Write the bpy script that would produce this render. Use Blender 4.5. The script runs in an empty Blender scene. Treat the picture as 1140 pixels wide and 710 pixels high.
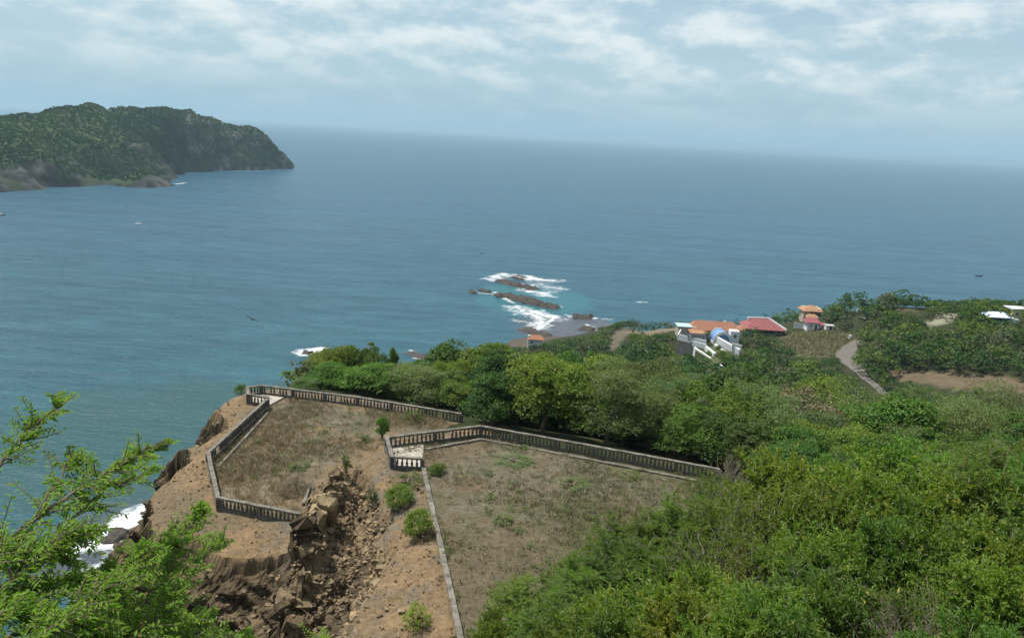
import bpy, bmesh, math, random
import numpy as np
from mathutils import Vector, Matrix, Euler

random.seed(11)
rng = np.random.default_rng(11)
SC = bpy.context.scene
COL = SC.collection
rad = math.radians

# ------------------------------------------------------------------ camera
F, CX, CY = 857.0, 570.0, 355.0          # focal length and centre in photo pixels (1140 x 710)
PITCH, ROLL = rad(13.48), rad(3.3)
CAM = np.array([0.0, 0.0, 110.0])
cam_data = bpy.data.cameras.new('camera')
cam = bpy.data.objects.new('camera', cam_data)
COL.objects.link(cam)
cam_data.sensor_width = 36.0
cam_data.lens = F / 1140.0 * 36.0
cam_data.clip_start = 0.1
cam_data.clip_end = 300000.0
ROT = Euler((math.pi / 2 - PITCH, 0, 0)).to_matrix() @ Matrix.Rotation(ROLL, 3, 'Z')
cam.matrix_world = Matrix.Translation(CAM) @ ROT.to_4x4()
SC.camera = cam
RM = np.array(ROT)

# ------------------------------------------------------------------ sun, sky, exposure
SUN_EL = rad(67)
SUN_DIR = np.array([-0.95, 0.25])        # horizontal direction towards the sun
SUN_DIR = SUN_DIR / np.linalg.norm(SUN_DIR)
to_sun = Vector((SUN_DIR[0] * math.cos(SUN_EL), SUN_DIR[1] * math.cos(SUN_EL), math.sin(SUN_EL)))
sun_data = bpy.data.lights.new('sun', 'SUN')
sun_data.energy = 4.1
sun_data.angle = rad(0.9)
sun_data.color = (1.0, 0.95, 0.87)
sun = bpy.data.objects.new('sun', sun_data)
COL.objects.link(sun)
sun.rotation_euler = to_sun.to_track_quat('Z', 'Y').to_euler()

SC.view_settings.view_transform = 'Standard'
SC.view_settings.look = 'None'
SC.view_settings.exposure = 0.52
SC.view_settings.gamma = 1.0
SC.view_settings.use_curve_mapping = False
SC.cycles.max_bounces = 6
SC.cycles.diffuse_bounces = 2
SC.cycles.glossy_bounces = 2
SC.cycles.transmission_bounces = 3
SC.cycles.transparent_max_bounces = 6
SC.cycles.volume_bounces = 0
SC.cycles.caustics_reflective = False
SC.cycles.caustics_refractive = False
SC.cycles.use_denoising = True
try:
    SC.cycles.denoiser = 'OPENIMAGEDENOISE'
    SC.cycles.denoising_input_passes = 'RGB_ALBEDO_NORMAL'
except Exception:
    pass

world = bpy.data.worlds.new('World')
SC.world = world
world.use_nodes = True


class NT:
    """small helper round a node tree"""
    def __init__(s, tree):
        s.t = tree
        s.t.nodes.clear()
    def n(s, typ, **kw):
        nd = s.t.nodes.new(typ)
        for k, v in kw.items():
            if k.startswith('i_'):
                key = k[2:]
                nd.inputs[int(key) if key.isdigit() else key.replace('_', ' ')].default_value = v
            else:
                setattr(nd, k, v)
        return nd
    def l(s, a, b):
        s.t.links.new(a, b)
    def math(s, op, a, b=None, c=None, clamp=False):
        nd = s.t.nodes.new('ShaderNodeMath')
        nd.operation = op
        nd.use_clamp = clamp
        for i, v in enumerate((a, b, c)):
            if v is None:
                continue
            if isinstance(v, (int, float)):
                nd.inputs[i].default_value = v
            else:
                s.l(v, nd.inputs[i])
        return nd.outputs[0]
    def mix(s, f, a, b, typ='MIX'):
        nd = s.t.nodes.new('ShaderNodeMix')
        nd.data_type = 'RGBA'
        nd.blend_type = typ
        for key, v in ((0, f), (6, a), (7, b)):
            if isinstance(v, (int, float)):
                nd.inputs[key].default_value = v
            elif isinstance(v, tuple):
                nd.inputs[key].default_value = v if len(v) == 4 else (*v, 1)
            else:
                s.l(v, nd.inputs[key])
        return nd.outputs[2]
    def ramp(s, fac, stops, interp='LINEAR'):
        nd = s.t.nodes.new('ShaderNodeValToRGB')
        cr = nd.color_ramp
        cr.interpolation = interp
        while len(cr.elements) < len(stops):
            cr.elements.new(0.5)
        for e, (p, c) in zip(cr.elements, stops):
            e.position = p
            e.color = (c, c, c, 1) if isinstance(c, (int, float)) else (*c, 1)
        s.l(fac, nd.inputs[0])
        return nd.outputs[0]
    def noise(s, vec, scale, detail=4, rough=0.55, dist=0.0):
        nd = s.t.nodes.new('ShaderNodeTexNoise')
        nd.inputs['Scale'].default_value = scale
        nd.inputs['Detail'].default_value = detail
        nd.inputs['Roughness'].default_value = rough
        nd.inputs['Distortion'].default_value = dist
        if vec is not None:
            s.l(vec, nd.inputs['Vector'])
        return nd.outputs[0]
    def mapping(s, vec, scale=(1, 1, 1), rot=(0, 0, 0), loc=(0, 0, 0)):
        nd = s.t.nodes.new('ShaderNodeMapping')
        nd.inputs['Scale'].default_value = scale
        nd.inputs['Rotation'].default_value = rot
        nd.inputs['Location'].default_value = loc
        s.l(vec, nd.inputs['Vector'])
        return nd.outputs[0]


def build_world():
    w = NT(world.node_tree)
    sky = w.n('ShaderNodeTexSky', sky_type='NISHITA', sun_disc=False)
    sky.sun_elevation = SUN_EL
    sky.sun_rotation = math.atan2(SUN_DIR[0], SUN_DIR[1])
    sky.altitude = 100
    sky.air_density = 1.0
    sky.dust_density = 1.6
    sky.ozone_density = 1.5
    tc = w.n('ShaderNodeTexCoord').outputs['Generated']
    sep = w.n('ShaderNodeSeparateXYZ')
    w.l(tc, sep.inputs[0])
    x, y, z = sep.outputs
    zc = w.math('MAXIMUM', z, 0.006)
    # cloud deck: direction projected on a plane overhead (soft power keeps the far bank from shimmering)
    zp = w.math('ADD', w.math('POWER', zc, 0.8), 0.02)
    px = w.math('DIVIDE', x, zp)
    py = w.math('DIVIDE', y, zp)
    cmb = w.n('ShaderNodeCombineXYZ')
    w.l(px, cmb.inputs[0]); w.l(py, cmb.inputs[1])
    deck = w.noise(cmb.outputs[0], 0.35, 4, 0.5, 0.2)
    # upright cumulus, in direction space, flattened
    cum = w.noise(w.mapping(tc, (11, 11, 27), loc=(3.1, 0.7, 0.35)), 1.0, 8, 0.56, 0.0)
    # elevation window: clear haze band at the horizon, cloud above
    el = w.math('MULTIPLY', z, 1.0)
    band = w.ramp(el, [(0.0, 0.03), (0.04, 0.2), (0.075, 0.7), (0.11, 0.95), (0.3, 0.85)], 'EASE')
    m = w.math('ADD', cum, w.math('MULTIPLY', w.math('SUBTRACT', deck, 0.5), 0.30))
    m = w.ramp(m, [(0.42, 0.0), (0.49, 0.45), (0.55, 0.8), (0.65, 1.0)])
    mask = w.math('MULTIPLY', w.math('ADD', w.math('MULTIPLY', m, 0.62), 0.42), band, clamp=True)
    # light and grey inside the clouds
    cum2 = w.noise(w.mapping(tc, (11, 11, 27), loc=(3.1, 0.7, 0.35 + 0.38)), 1.0, 6, 0.56, 0.0)
    core = w.math('ADD', w.math('MULTIPLY', w.math('SUBTRACT', cum, cum2), 1.6), w.math('ADD', w.math('MULTIPLY', w.math('SUBTRACT', cum, 0.5), 0.8), 0.5))
    cc = w.ramp(core, [(0.25, (4.1, 5.25, 5.75)), (0.5, (4.95, 5.95, 6.3)), (0.78, (5.9, 6.65, 6.85))])
    # clear sky seen through sea haze: the sky texture, greyed a little by the moist air
    hz = w.ramp(el, [(0.0, 1.0), (0.06, 0.75), (0.2, 0.25), (0.5, 0.0)])
    base = w.mix(w.math('MULTIPLY', hz, 0.97), sky.outputs[0], (2.75, 4.45, 5.6))
    out = w.mix(mask, base, cc)
    bg = w.n('ShaderNodeBackground')
    bg.inputs['Strength'].default_value = 0.092
    w.l(out, bg.inputs[0])
    o = w.n('ShaderNodeOutputWorld')
    w.l(bg.outputs[0], o.inputs[0])


build_world()

# ------------------------------------------------------------------ projection helpers (layout from the photo's pixels to world metres)
def ray(px, py):
    return RM @ np.array([(px - CX) / F, -(py - CY) / F, -1.0])

def onz(px, py, z):
    d = ray(px, py)
    return CAM + d * ((z - CAM[2]) / d[2])

def aty(px, py, Y):
    d = ray(px, py)
    return CAM + d * (Y / d[1])

def proj(P):
    q = (np.atleast_2d(P) - CAM) @ RM
    return np.stack([CX + F * q[:, 0] / -q[:, 2], CY - F * q[:, 1] / -q[:, 2]], 1)

def in_poly(pts, poly):
    pts = np.atleast_2d(pts); poly = np.asarray(poly)
    x, y = pts[:, 0], pts[:, 1]
    c = np.zeros(len(pts), bool)
    j = len(poly) - 1
    for i in range(len(poly)):
        xi, yi = poly[i][:2]; xj, yj = poly[j][:2]
        cond = ((yi > y) != (yj > y)) & (x < (xj - xi) * (y - yi) / (yj - yi + 1e-12) + xi)
        c ^= cond
        j = i
    return c

def seg_dist(pts, line, closed=False):
    pts = np.atleast_2d(pts)[:, :2]
    line = np.asarray(line)[:, :2]
    d = np.full(len(pts), 1e9)
    n = len(line)
    for i in range(n if closed else n - 1):
        a = line[i]; b = line[(i + 1) % n]
        ab = b - a
        t = np.clip(((pts - a) @ ab) / (ab @ ab + 1e-12), 0, 1)
        d = np.minimum(d, np.linalg.norm(pts - a - t[:, None] * ab, axis=1))
    return d

def _hash(ix, iy, iz, seed):
    h = (ix.astype(np.int64) * 374761393 + iy.astype(np.int64) * 668265263 + iz.astype(np.int64) * 2147483647 + seed * 974634777) & 0xffffffff
    h = ((h ^ (h >> 13)) * 1274126177) & 0xffffffff
    h = ((h ^ (h >> 16)) * 2246822519) & 0xffffffff
    return ((h ^ (h >> 15)) & 0xffff) / 32767.5 - 1.0

def vnoise(P, seed=0):
    P = np.asarray(P, float)
    i = np.floor(P).astype(np.int64); f = P - i
    u = f * f * (3 - 2 * f)
    r = 0
    for dx in (0, 1):
        for dy in (0, 1):
            for dz in (0, 1):
                w = (u[:, 0] if dx else 1 - u[:, 0]) * (u[:, 1] if dy else 1 - u[:, 1]) * (u[:, 2] if dz else 1 - u[:, 2])
                r = r + w * _hash(i[:, 0] + dx, i[:, 1] + dy, i[:, 2] + dz, seed)
    return r

def fbm(P, scale, octs=4, seed=0, rough=0.5):
    P = np.asarray(P, float)
    if P.shape[1] == 2:
        P = np.concatenate([P, np.zeros((len(P), 1))], 1)
    a, s, r, t = 1.0, scale, 0, 0
    for k in range(octs):
        r = r + a * vnoise(P * s + 17.3 * k, seed + k * 7)
        t += a; a *= rough; s *= 2.03
    return r / t

# ------------------------------------------------------------------ object helpers
def link(o, parent=None):
    COL.objects.link(o)
    if parent is not None:
        o.parent = parent
    return o

def np_mesh(name, verts, faces, mat=None, smooth=False, attrs=None, fattrs=None):
    """faces: (n,3) or (n,4) int array"""
    me = bpy.data.meshes.new(name)
    verts = np.asarray(verts, np.float32); faces = np.asarray(faces, np.int32)
    n, k = faces.shape
    me.vertices.add(len(verts)); me.vertices.foreach_set('co', verts.ravel())
    me.loops.add(n * k); me.loops.foreach_set('vertex_index', faces.ravel())
    me.polygons.add(n)
    me.polygons.foreach_set('loop_start', np.arange(0, n * k, k, dtype=np.int32))
    me.polygons.foreach_set('loop_total', np.full(n, k, np.int32))
    me.update(calc_edges=True)
    me.polygons.foreach_set('use_smooth', np.full(n, bool(smooth)))
    for an, av in (attrs or {}).items():
        av = np.asarray(av, np.float32)
        if av.ndim == 2:
            a = me.attributes.new(an, 'FLOAT_COLOR', 'POINT')
            if av.shape[1] == 3:
                av = np.concatenate([av, np.ones((len(av), 1), np.float32)], 1)
            a.data.foreach_set('color', av.ravel())
        else:
            a = me.attributes.new(an, 'FLOAT', 'POINT')
            a.data.foreach_set('value', av)
    for an, av in (fattrs or {}).items():
        a = me.attributes.new(an, 'FLOAT', 'FACE')
        a.data.foreach_set('value', np.asarray(av, np.float32))
    if mat:
        me.materials.append(mat)
    return me

def obj(name, me, parent=None, loc=None):
    o = bpy.data.objects.new(name, me)
    if loc is not None:
        o.location = loc
    return link(o, parent)

def bm_obj(name, bm, mat, parent=None, smooth=False, loc=None):
    me = bpy.data.meshes.new(name)
    bmesh.ops.recalc_face_normals(bm, faces=bm.faces)
    bm.to_mesh(me); bm.free()
    if smooth:
        for p in me.polygons:
            p.use_smooth = True
    me.materials.append(mat)
    return obj(name, me, parent, loc)

def empty(name, loc, label=None, cat=None, group=None, rz=0.0):
    o = bpy.data.objects.new(name, None)
    o.empty_display_size = 0.3
    o.location = [float(v) for v in loc]; o.rotation_euler = (0, 0, rz)
    link(o)
    return tag(o, label, cat, group)

def tag(o, label=None, cat=None, group=None, kind=None):
    if label: o['label'] = label
    if cat: o['category'] = cat
    if group: o['group'] = group
    if kind: o['kind'] = kind
    return o

def add_box(bm, c, s, rz=0.0, M=None):
    m = Matrix.Translation(c) @ Matrix.Rotation(rz, 4, 'Z') @ Matrix.Diagonal((*s, 1))
    if M: m = M @ m
    return bmesh.ops.create_cube(bm, size=1.0, matrix=m)['verts']

def add_prism(bm, poly, z0, z1):
    """vertical prism over a plan polygon"""
    lo = [bm.verts.new((p[0], p[1], z0)) for p in poly]
    hi = [bm.verts.new((p[0], p[1], z1)) for p in poly]
    n = len(poly)
    bm.faces.new(hi); bm.faces.new(lo[::-1])
    for i in range(n):
        bm.faces.new((lo[i], lo[(i + 1) % n], hi[(i + 1) % n], hi[i]))

def tube_arrays(pts, radii, sides=6):
    pts = np.asarray(pts, float); radii = np.asarray(radii, float)
    n = len(pts)
    t = np.gradient(pts, axis=0); t /= np.linalg.norm(t, axis=1)[:, None] + 1e-9
    ref = np.where(np.abs(t[:, 2:3]) > 0.9, np.array([[1.0, 0, 0]]), np.array([[0, 0, 1.0]]))
    u = np.cross(t, ref); u /= np.linalg.norm(u, axis=1)[:, None] + 1e-9
    v = np.cross(t, u)
    a = np.linspace(0, 2 * np.pi, sides, endpoint=False)
    V = (pts[:, None] + radii[:, None, None] * (np.cos(a)[None, :, None] * u[:, None] + np.sin(a)[None, :, None] * v[:, None])).reshape(-1, 3)
    i = np.arange(n - 1)[:, None] * sides; j = np.arange(sides)[None]; jn = (j + 1) % sides
    Fc = np.stack([i + j, i + jn, i + sides + jn, i + sides + j], -1).reshape(-1, 4)
    return V, Fc

class Acc:
    """collects quad pieces into one mesh"""
    def __init__(s): s.v = []; s.f = []; s.t = []; s.n = 0
    def add(s, V, Fc, tint=None):
        s.v.append(V); s.f.append(Fc + s.n); s.n += len(V)
        s.t.append(np.zeros(len(Fc)) if tint is None else np.broadcast_to(np.asarray(tint, float), (len(Fc),)))
    def mesh(s, name, mat, smooth=False):
        return np_mesh(name, np.concatenate(s.v), np.concatenate(s.f), mat, smooth, fattrs={'tint': np.concatenate(s.t)})

# ------------------------------------------------------------------ materials
MATS = {}
def new_mat(name):
    m = bpy.data.materials.new(name); m.use_nodes = True
    MATS[name] = m
    return m, NT(m.node_tree)

def simple_mat(name, col, rough=0.8, var=0.25, scale=2.0, bump=0.0, stain=None, stain_amt=0.5):
    m, t = new_mat(name)
    g = t.n('ShaderNodeNewGeometry').outputs['Position']
    n1 = t.noise(g, scale, 5, 0.6)
    lo = tuple(c * (1 - var) for c in col); hi = tuple(min(1, c * (1 + var)) for c in col)
    c = t.mix(n1, lo, hi)
    if stain:
        n2 = t.noise(t.mapping(g, (1, 1, 0.35)), scale * 1.7, 6, 0.65)
        c = t.mix(t.math('MULTIPLY', t.ramp(n2, [(0.42, 0.0), (0.62, 1.0)]), stain_amt), c, stain)
    b = t.n('ShaderNodeBsdfPrincipled'); b.inputs['Roughness'].default_value = rough
    b.inputs['Specular IOR Level'].default_value = 0.3
    t.l(c, b.inputs['Base Color'])
    if bump:
        bp = t.n('ShaderNodeBump'); bp.inputs['Strength'].default_value = 0.6; bp.inputs['Distance'].default_value = bump
        t.l(t.noise(g, scale * 6, 5, 0.65), bp.inputs['Height']); t.l(bp.outputs[0], b.inputs['Normal'])
    o = t.n('ShaderNodeOutputMaterial'); t.l(b.outputs[0], o.inputs[0])
    return m

def leaf_mat(name, lo, hi, odd=None, odd_amt=0.04, trans=0.40, gloss=0.015):
    """leaves: colour spread over leaves (tint attribute) and from plant to plant (object random)"""
    m, t = new_mat(name)
    at = t.n('ShaderNodeAttribute', attribute_name='tint').outputs['Fac']
    oi = t.n('ShaderNodeObjectInfo').outputs['Random']
    c = t.mix(at, lo, hi)
    hsv = t.n('ShaderNodeHueSaturation')
    t.l(c, hsv.inputs['Color'])
    t.l(t.math('MULTIPLY_ADD', oi, 0.05, 0.475), hsv.inputs['Hue'])
    t.l(t.math('MULTIPLY_ADD', t.math('FRACT', t.math('MULTIPLY', oi, 7.13)), 0.5, 0.75), hsv.inputs['Value'])
    c = hsv.outputs[0]
    if odd:
        c = t.mix(t.math('GREATER_THAN', at, 1.0 - odd_amt), c, odd)
    d = t.n('ShaderNodeBsdfDiffuse'); t.l(c, d.inputs[0])
    tr = t.n('ShaderNodeBsdfTranslucent')
    t.l(t.mix(1.0, c, (1.0, 1.15, 0.55), 'MULTIPLY'), tr.inputs[0])
    mx = t.n('ShaderNodeMixShader'); mx.inputs[0].default_value = trans
    t.l(d.outputs[0], mx.inputs[1]); t.l(tr.outputs[0], mx.inputs[2])
    g = t.n('ShaderNodeBsdfGlossy'); g.inputs['Roughness'].default_value = 0.6
    g.inputs[0].default_value = (0.9, 0.95, 1.0, 1)
    m2 = t.n('ShaderNodeMixShader'); m2.inputs[0].default_value = gloss
    t.l(mx.outputs[0], m2.inputs[1]); t.l(g.outputs[0], m2.inputs[2])
    o = t.n('ShaderNodeOutputMaterial'); t.l(m2.outputs[0], o.inputs[0])
    return m
# ================================================================== TERRAIN
ZU, ZL = 85.0, 83.0        # levels of the upper and lower terrace

CTRL = []
def cpx(px, py, z): p = onz(px, py, z); CTRL.append((p[0], p[1], z))
def cw(*a): CTRL.append(a)
# camera hill
for a in [(0, -12, 112), (0, 0, 108.2), (0, 10, 99.5), (1, 20, 91), (-1, 29, 85.5), (14, 0, 108.5), (14, 12, 101), (12, 22, 94), (10, 32, 87),
          (30, 5, 108), (30, 20, 100), (26, 34, 92), (45, 20, 100), (45, 45, 88), (80, 30, 98), (-8, 6, 104), (-10, 24, 86), (60, 0, 108),
          (-40, 0, 95), (-30, 30, 84), (120, 30, 96), (200, 40, 95), (200, 0, 100)]:
    cw(*a)
# terraces
for px, py, z in [(470, 522, ZU), (435, 520, ZU - .6), (430, 500, ZU - .4), (535, 486, ZU), (660, 508, ZU), (790, 533, ZU), (600, 560, ZU), (700, 590, ZU), (520, 640, ZU + .2),
                  (243, 560, ZL), (232, 515, ZL), (298, 455, ZL), (400, 460, ZL), (513, 470, ZL), (335, 585, ZL), (330, 520, ZL), (410, 500, ZL + .3), (440, 560, ZU - .6), (450, 640, ZU - .3),
                  (200, 520, ZL - .6), (180, 560, ZL - .8), (270, 600, ZL - .4), (265, 440, ZL - .4)]:
    cpx(px, py, z)
# the slope behind the terraces, falling to the shore
for a in [(-22, 86, 79), (-2, 84, 78), (12, 76, 79), (28, 66, 80), (40, 64, 81), (-20, 120, 62), (5, 110, 66), (30, 100, 68), (55, 85, 73), (80, 75, 78), (-25, 180, 42), (5, 170, 48), (35, 150, 52),
          (65, 130, 56), (100, 110, 65), (-30, 260, 20), (5, 250, 26), (40, 230, 33), (75, 200, 40), (-38, 340, 3), (0, 340, 9), (40, 320, 15), (10, 418, 0), (-20, 380, 0), (150, 90, 80), (210, 110, 80)]:
    cw(*a)
for px, py, z in [(590, 390, 6), (660, 374, 4), (680, 366, 9), (700, 366, 15), (740, 366, 24), (720, 380, 21), (760, 374, 28), (790, 388, 29), (820, 378, 30), (860, 378, 31), (905, 366, 33), (915, 352, 35),
                  (920, 385, 32), (945, 388, 34), (940, 402, 35), (790, 408, 23), (760, 402, 21), (810, 420, 24), (970, 428, 38), (1005, 458, 44), (1070, 415, 44), (1140, 428, 47), (1070, 445, 43), (1140, 460, 48), (1050, 366, 46), (1050, 345, 49),
                  (1010, 341, 47), (960, 343, 41), (1120, 347, 49), (1138, 345, 50), (960, 372, 36), (850, 420, 33), (900, 440, 36), (1000, 400, 42), (1080, 395, 46), (1140, 390, 48)]:
    cpx(px, py, z)
# seaward of the ridge
for px, py, z, dy, zz in [(740, 362, 24, 32, 4), (800, 362, 28, 40, 8), (860, 356, 31, 40, 12), (920, 346, 35, 40, 14), (960, 340, 38, 50, 15), (1010, 342, 46, 50, 22), (1060, 346, 47, 50, 25), (1130, 346, 48, 50, 26),
                          (740, 362, 24, 62, -6), (800, 362, 28, 80, -6), (860, 356, 31, 85, -6), (920, 346, 35, 90, -6), (1010, 342, 46, 110, -6), (1060, 346, 47, 120, -6), (1130, 346, 48, 130, -6)]:
    p = onz(px, py, z); cw(p[0], p[1] + dy, zz)
for a in [(60, 520, -6), (90, 475, -6), (30, 470, -4), (-10, 440, -4), (-60, 400, -6), (-90, 330, -6), (-120, 230, -6), (-130, 120, -6), (150, 560, -8), (300, 560, -8), (400, 600, -8), (420, 560, -8), (-130, 40, 0), (300, 420, 20), (330, 340, 46), (330, 250, 52), (330, 150, 72),
          (200, 180, 58), (150, 150, 58)]:
    cw(*a)
CTRL = np.array(CTRL, float)
_C2 = 36.0
_D = np.sqrt(((CTRL[:, None, :2] - CTRL[None, :, :2]) ** 2).sum(-1) + _C2)
_A = np.zeros((len(CTRL) + 1,) * 2); _A[:-1, :-1] = _D + np.eye(len(CTRL)) * -0.15; _A[-1, :-1] = 1; _A[:-1, -1] = 1
_w = np.linalg.solve(_A, np.append(CTRL[:, 2], 0))

def base_z(P):
    out = np.empty(len(P))
    for i in range(0, len(P), 20000):
        q = P[i:i + 20000, :2]
        d = np.sqrt(((q[:, None] - CTRL[None, :, :2]) ** 2).sum(-1) + _C2)
        out[i:i + 20000] = d @ _w[:-1] + _w[-1]
    return out

def wp(px, py, z): return onz(px, py, z)[:2]
# terrace plans
UP = [wp(470, 505, ZU), wp(435, 520, ZU), wp(430, 498, ZU), wp(535, 485, ZU), wp(795, 534, ZU), np.array([22., 42.]), np.array([12., 31.]), np.array([-0.9, 30.]), wp(512, 710, ZU), wp(473, 523, ZU)]
LO = [wp(335, 584, ZL), wp(243, 566, ZL), wp(232, 515, ZL), wp(298, 453, ZL), wp(276, 449, ZL), wp(276, 441, ZL), wp(290, 439, ZL), wp(513, 470, ZL), wp(480, 490, ZL), wp(430, 500, ZL), wp(428, 520, ZL), wp(386, 528, ZL), wp(346, 560, ZL)]
UP, LO = np.array(UP), np.array(LO)
# lip of the cliff: sea side first, then round the gully towards the camera hill
LIP_SEA = np.array([(-42., 350.), (-32., 200.), (-26., 112.), (-28., 88.)] + [tuple(wp(a, b, ZL)) for a, b in [(266, 432), (240, 447), (222, 462), (214, 476), (193, 488), (188, 510), (204, 511), (163, 541), (158, 562)]])
LIP_BACK = np.array([tuple(wp(a, b, ZL)) for a, b in [(158, 562), (178, 580), (214, 594), (245, 609), (292, 616), (328, 620), (343, 592), (362, 562), (386, 530)]])
LIP_RIGHT = np.array([tuple(wp(a, b, ZL)) for a, b in [(386, 530), (410, 545), (422, 590), (426, 640), (415, 672), (402, 705)]] + [(-9.2, 30.5), (-6.5, 22.), (-5.2, 12.), (-5.5, 4.), (-6., -20.)])
LAND = np.concatenate([LIP_SEA, LIP_BACK[1:], LIP_RIGHT[1:], [(400., -20.), (400., 350.)]])

BITES = [(np.array([wp(*q, ZL) for q in pl]), d) for pl, d in [([(196, 466), (216, 452), (240, 452), (249, 474), (222, 488), (190, 488)], 1.9), ([(172, 494), (200, 489), (207, 496), (205, 513), (188, 516), (170, 520)], 4.5), ([(150, 546), (166, 541), (181, 560), (180, 584), (160, 590)], 4.0)]]

def terrain_z(P):
    P = np.asarray(P, float)[:, :2]
    wob = np.stack([fbm(P, 0.55, 3, 5), fbm(P, 0.55, 3, 9)], 1) * 0.9 + np.stack([fbm(P, 0.12, 2, 15), fbm(P, 0.12, 2, 19)], 1) * 0.8
    z = base_z(P)
    far = np.clip((np.hypot(P[:, 0], P[:, 1]) - 90) / 60, 0, 1)
    z = z + far * (fbm(P, 0.03, 3, 3) * 2.0 + fbm(P, 0.12, 2, 4) * 0.5)
    # terraces are levelled
    for poly, zz in ((UP, ZU), (LO, ZL)):
        ins = in_poly(P, poly); d = seg_dist(P, poly, True)
        k = np.where(ins, 1.0, np.clip(1 - d / 2.2, 0, 1))
        k = k * k * (3 - 2 * k)
        if poly is LO:    # the right end of the lower court slopes up to the path
            zz = ZL + np.clip((P[:, 0] - (-16.5)) / 8.0, 0, 1) * 0.9 * np.clip((70 - P[:, 1]) / 8, 0, 1)
        z = z * (1 - k) + zz * k
    z = z + fbm(P, 0.8, 4, 2) * 0.13 + fbm(P, 0.21, 2, 6) * 0.16
    # cliffs
    near = P[:, 1] < 360
    W = P + wob * np.clip(seg_dist(P, np.concatenate([LO, LO[:1]]))[:, None] * 0.4, 0.12, 1)
    out = ~in_poly(W, LAND) & near & (P[:, 0] < 20)
    ds = seg_dist(W, LIP_SEA); db = seg_dist(W, LIP_BACK[:6]); drim = seg_dist(W, LIP_BACK[5:]); dr = seg_dist(W, LIP_RIGHT)
    prof = lambda d: np.interp(d, [0, .4, 1.5, 4, 10, 35, 75, 110], [0, 1.0, 4, 9, 20, 45, 86, 110])
    gl = lambda d: np.interp(d, [0, .25, 2, 4, 14, 40, 80], [0, .9, 3.0, 5.2, 19, 46, 84])
    gr = lambda d: np.interp(d, [0, .25, 3, 9, 40, 80], [0, .55, 2.9, 10, 44, 84])
    soft = lambda a, b: np.minimum(a, b)
    gm = lambda d: np.interp(d, [0, .3, 2, 4, 14, 40, 80], [0, .35, 1.5, 3.3, 17, 46, 84])
    drop = soft(soft(soft(prof(ds), gl(db)), gr(dr)), gm(drim))
    drop = np.where(out, drop, 0.0)
    for poly, dep in BITES:
        ins = in_poly(W, poly)
        drop = drop + np.where(ins, dep * np.clip(seg_dist(W, poly, True) / .35, 0, 1), 0)
    # jagged crag standing along the near rim of the gully
    cl = np.array([wp(*q, ZL) for q in [(388, 534), (374, 556), (360, 582), (346, 606), (334, 634), (318, 668)]])
    dc = seg_dist(P, cl); ta = np.clip(np.linalg.norm(P - cl[0], axis=1) / 2.0, .25, 1)
    jag = np.clip(.5 + 1.1 * fbm(P, 1.1, 3, 93, .6) + .45 * _hash(np.floor(P[:, 0] * 1.3 + fbm(P, .7, 2, 94)).astype(np.int64), np.floor(P[:, 1] * 1.3).astype(np.int64), np.zeros(len(P), np.int64), 95), .1, 1.6)
    crag = 1.9 * ta * np.exp(-(dc / 1.0) ** 2) * jag
    z = z + crag * (z > 60)
    return np.maximum(z - drop, -9.0), np.maximum(drop, crag * 1.5)

def lines(a, b, dense_a, dense_b, step, grow, mx):
    mid = list(np.arange(dense_a, dense_b + 1e-6, step))
    r = []; x = dense_b; s = step
    while x < b:
        s = min(s * grow, mx); x += s; r.append(x)
    l = []; x = dense_a; s = step
    while x > a:
        s = min(s * grow, mx); x -= s; l.append(x)
    return np.array(l[::-1] + mid + r)

GX = lines(-170, 420, -29, -4, 0.13, 1.05, 3.0)
GY = lines(-22, 600, 31, 66, 0.14, 1.04, 3.0)
_gx, _gy = np.meshgrid(GX, GY)
GP = np.stack([_gx.ravel(), _gy.ravel()], 1)
GZ, GDROP = terrain_z(GP)
ZGRID = GZ.reshape(len(GY), len(GX))

def ground(P):
    """height of the ground sheet at plan points (bilinear)"""
    P = np.atleast_2d(np.asarray(P, float))
    x = np.clip(P[:, 0], GX[0], GX[-1] - 1e-6); y = np.clip(P[:, 1], GY[0], GY[-1] - 1e-6)
    i = np.clip(np.searchsorted(GX, x, 'right') - 1, 0, len(GX) - 2); j = np.clip(np.searchsorted(GY, y, 'right') - 1, 0, len(GY) - 2)
    u = (x - GX[i]) / (GX[i + 1] - GX[i]); v = (y - GY[j]) / (GY[j + 1] - GY[j])
    return ZGRID[j, i] * (1 - u) * (1 - v) + ZGRID[j, i + 1] * u * (1 - v) + ZGRID[j + 1, i] * (1 - u) * v + ZGRID[j + 1, i + 1] * u * v

def g1(x, y): return float(ground([(x, y)])[0])

def hit(px, py, tmin=12.0):
    """where the photo's line of sight meets the ground sheet"""
    d = ray(px, py); d = d / np.linalg.norm(d)
    t = np.concatenate([np.arange(tmin, 150, 0.25), np.arange(150, 900, 0.8)])
    Q = CAM + t[:, None] * d
    gz = np.maximum(ground(Q), 0)
    k = np.argmax(Q[:, 2] < gz)
    return np.array([Q[k, 0], Q[k, 1], gz[k]])

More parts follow.
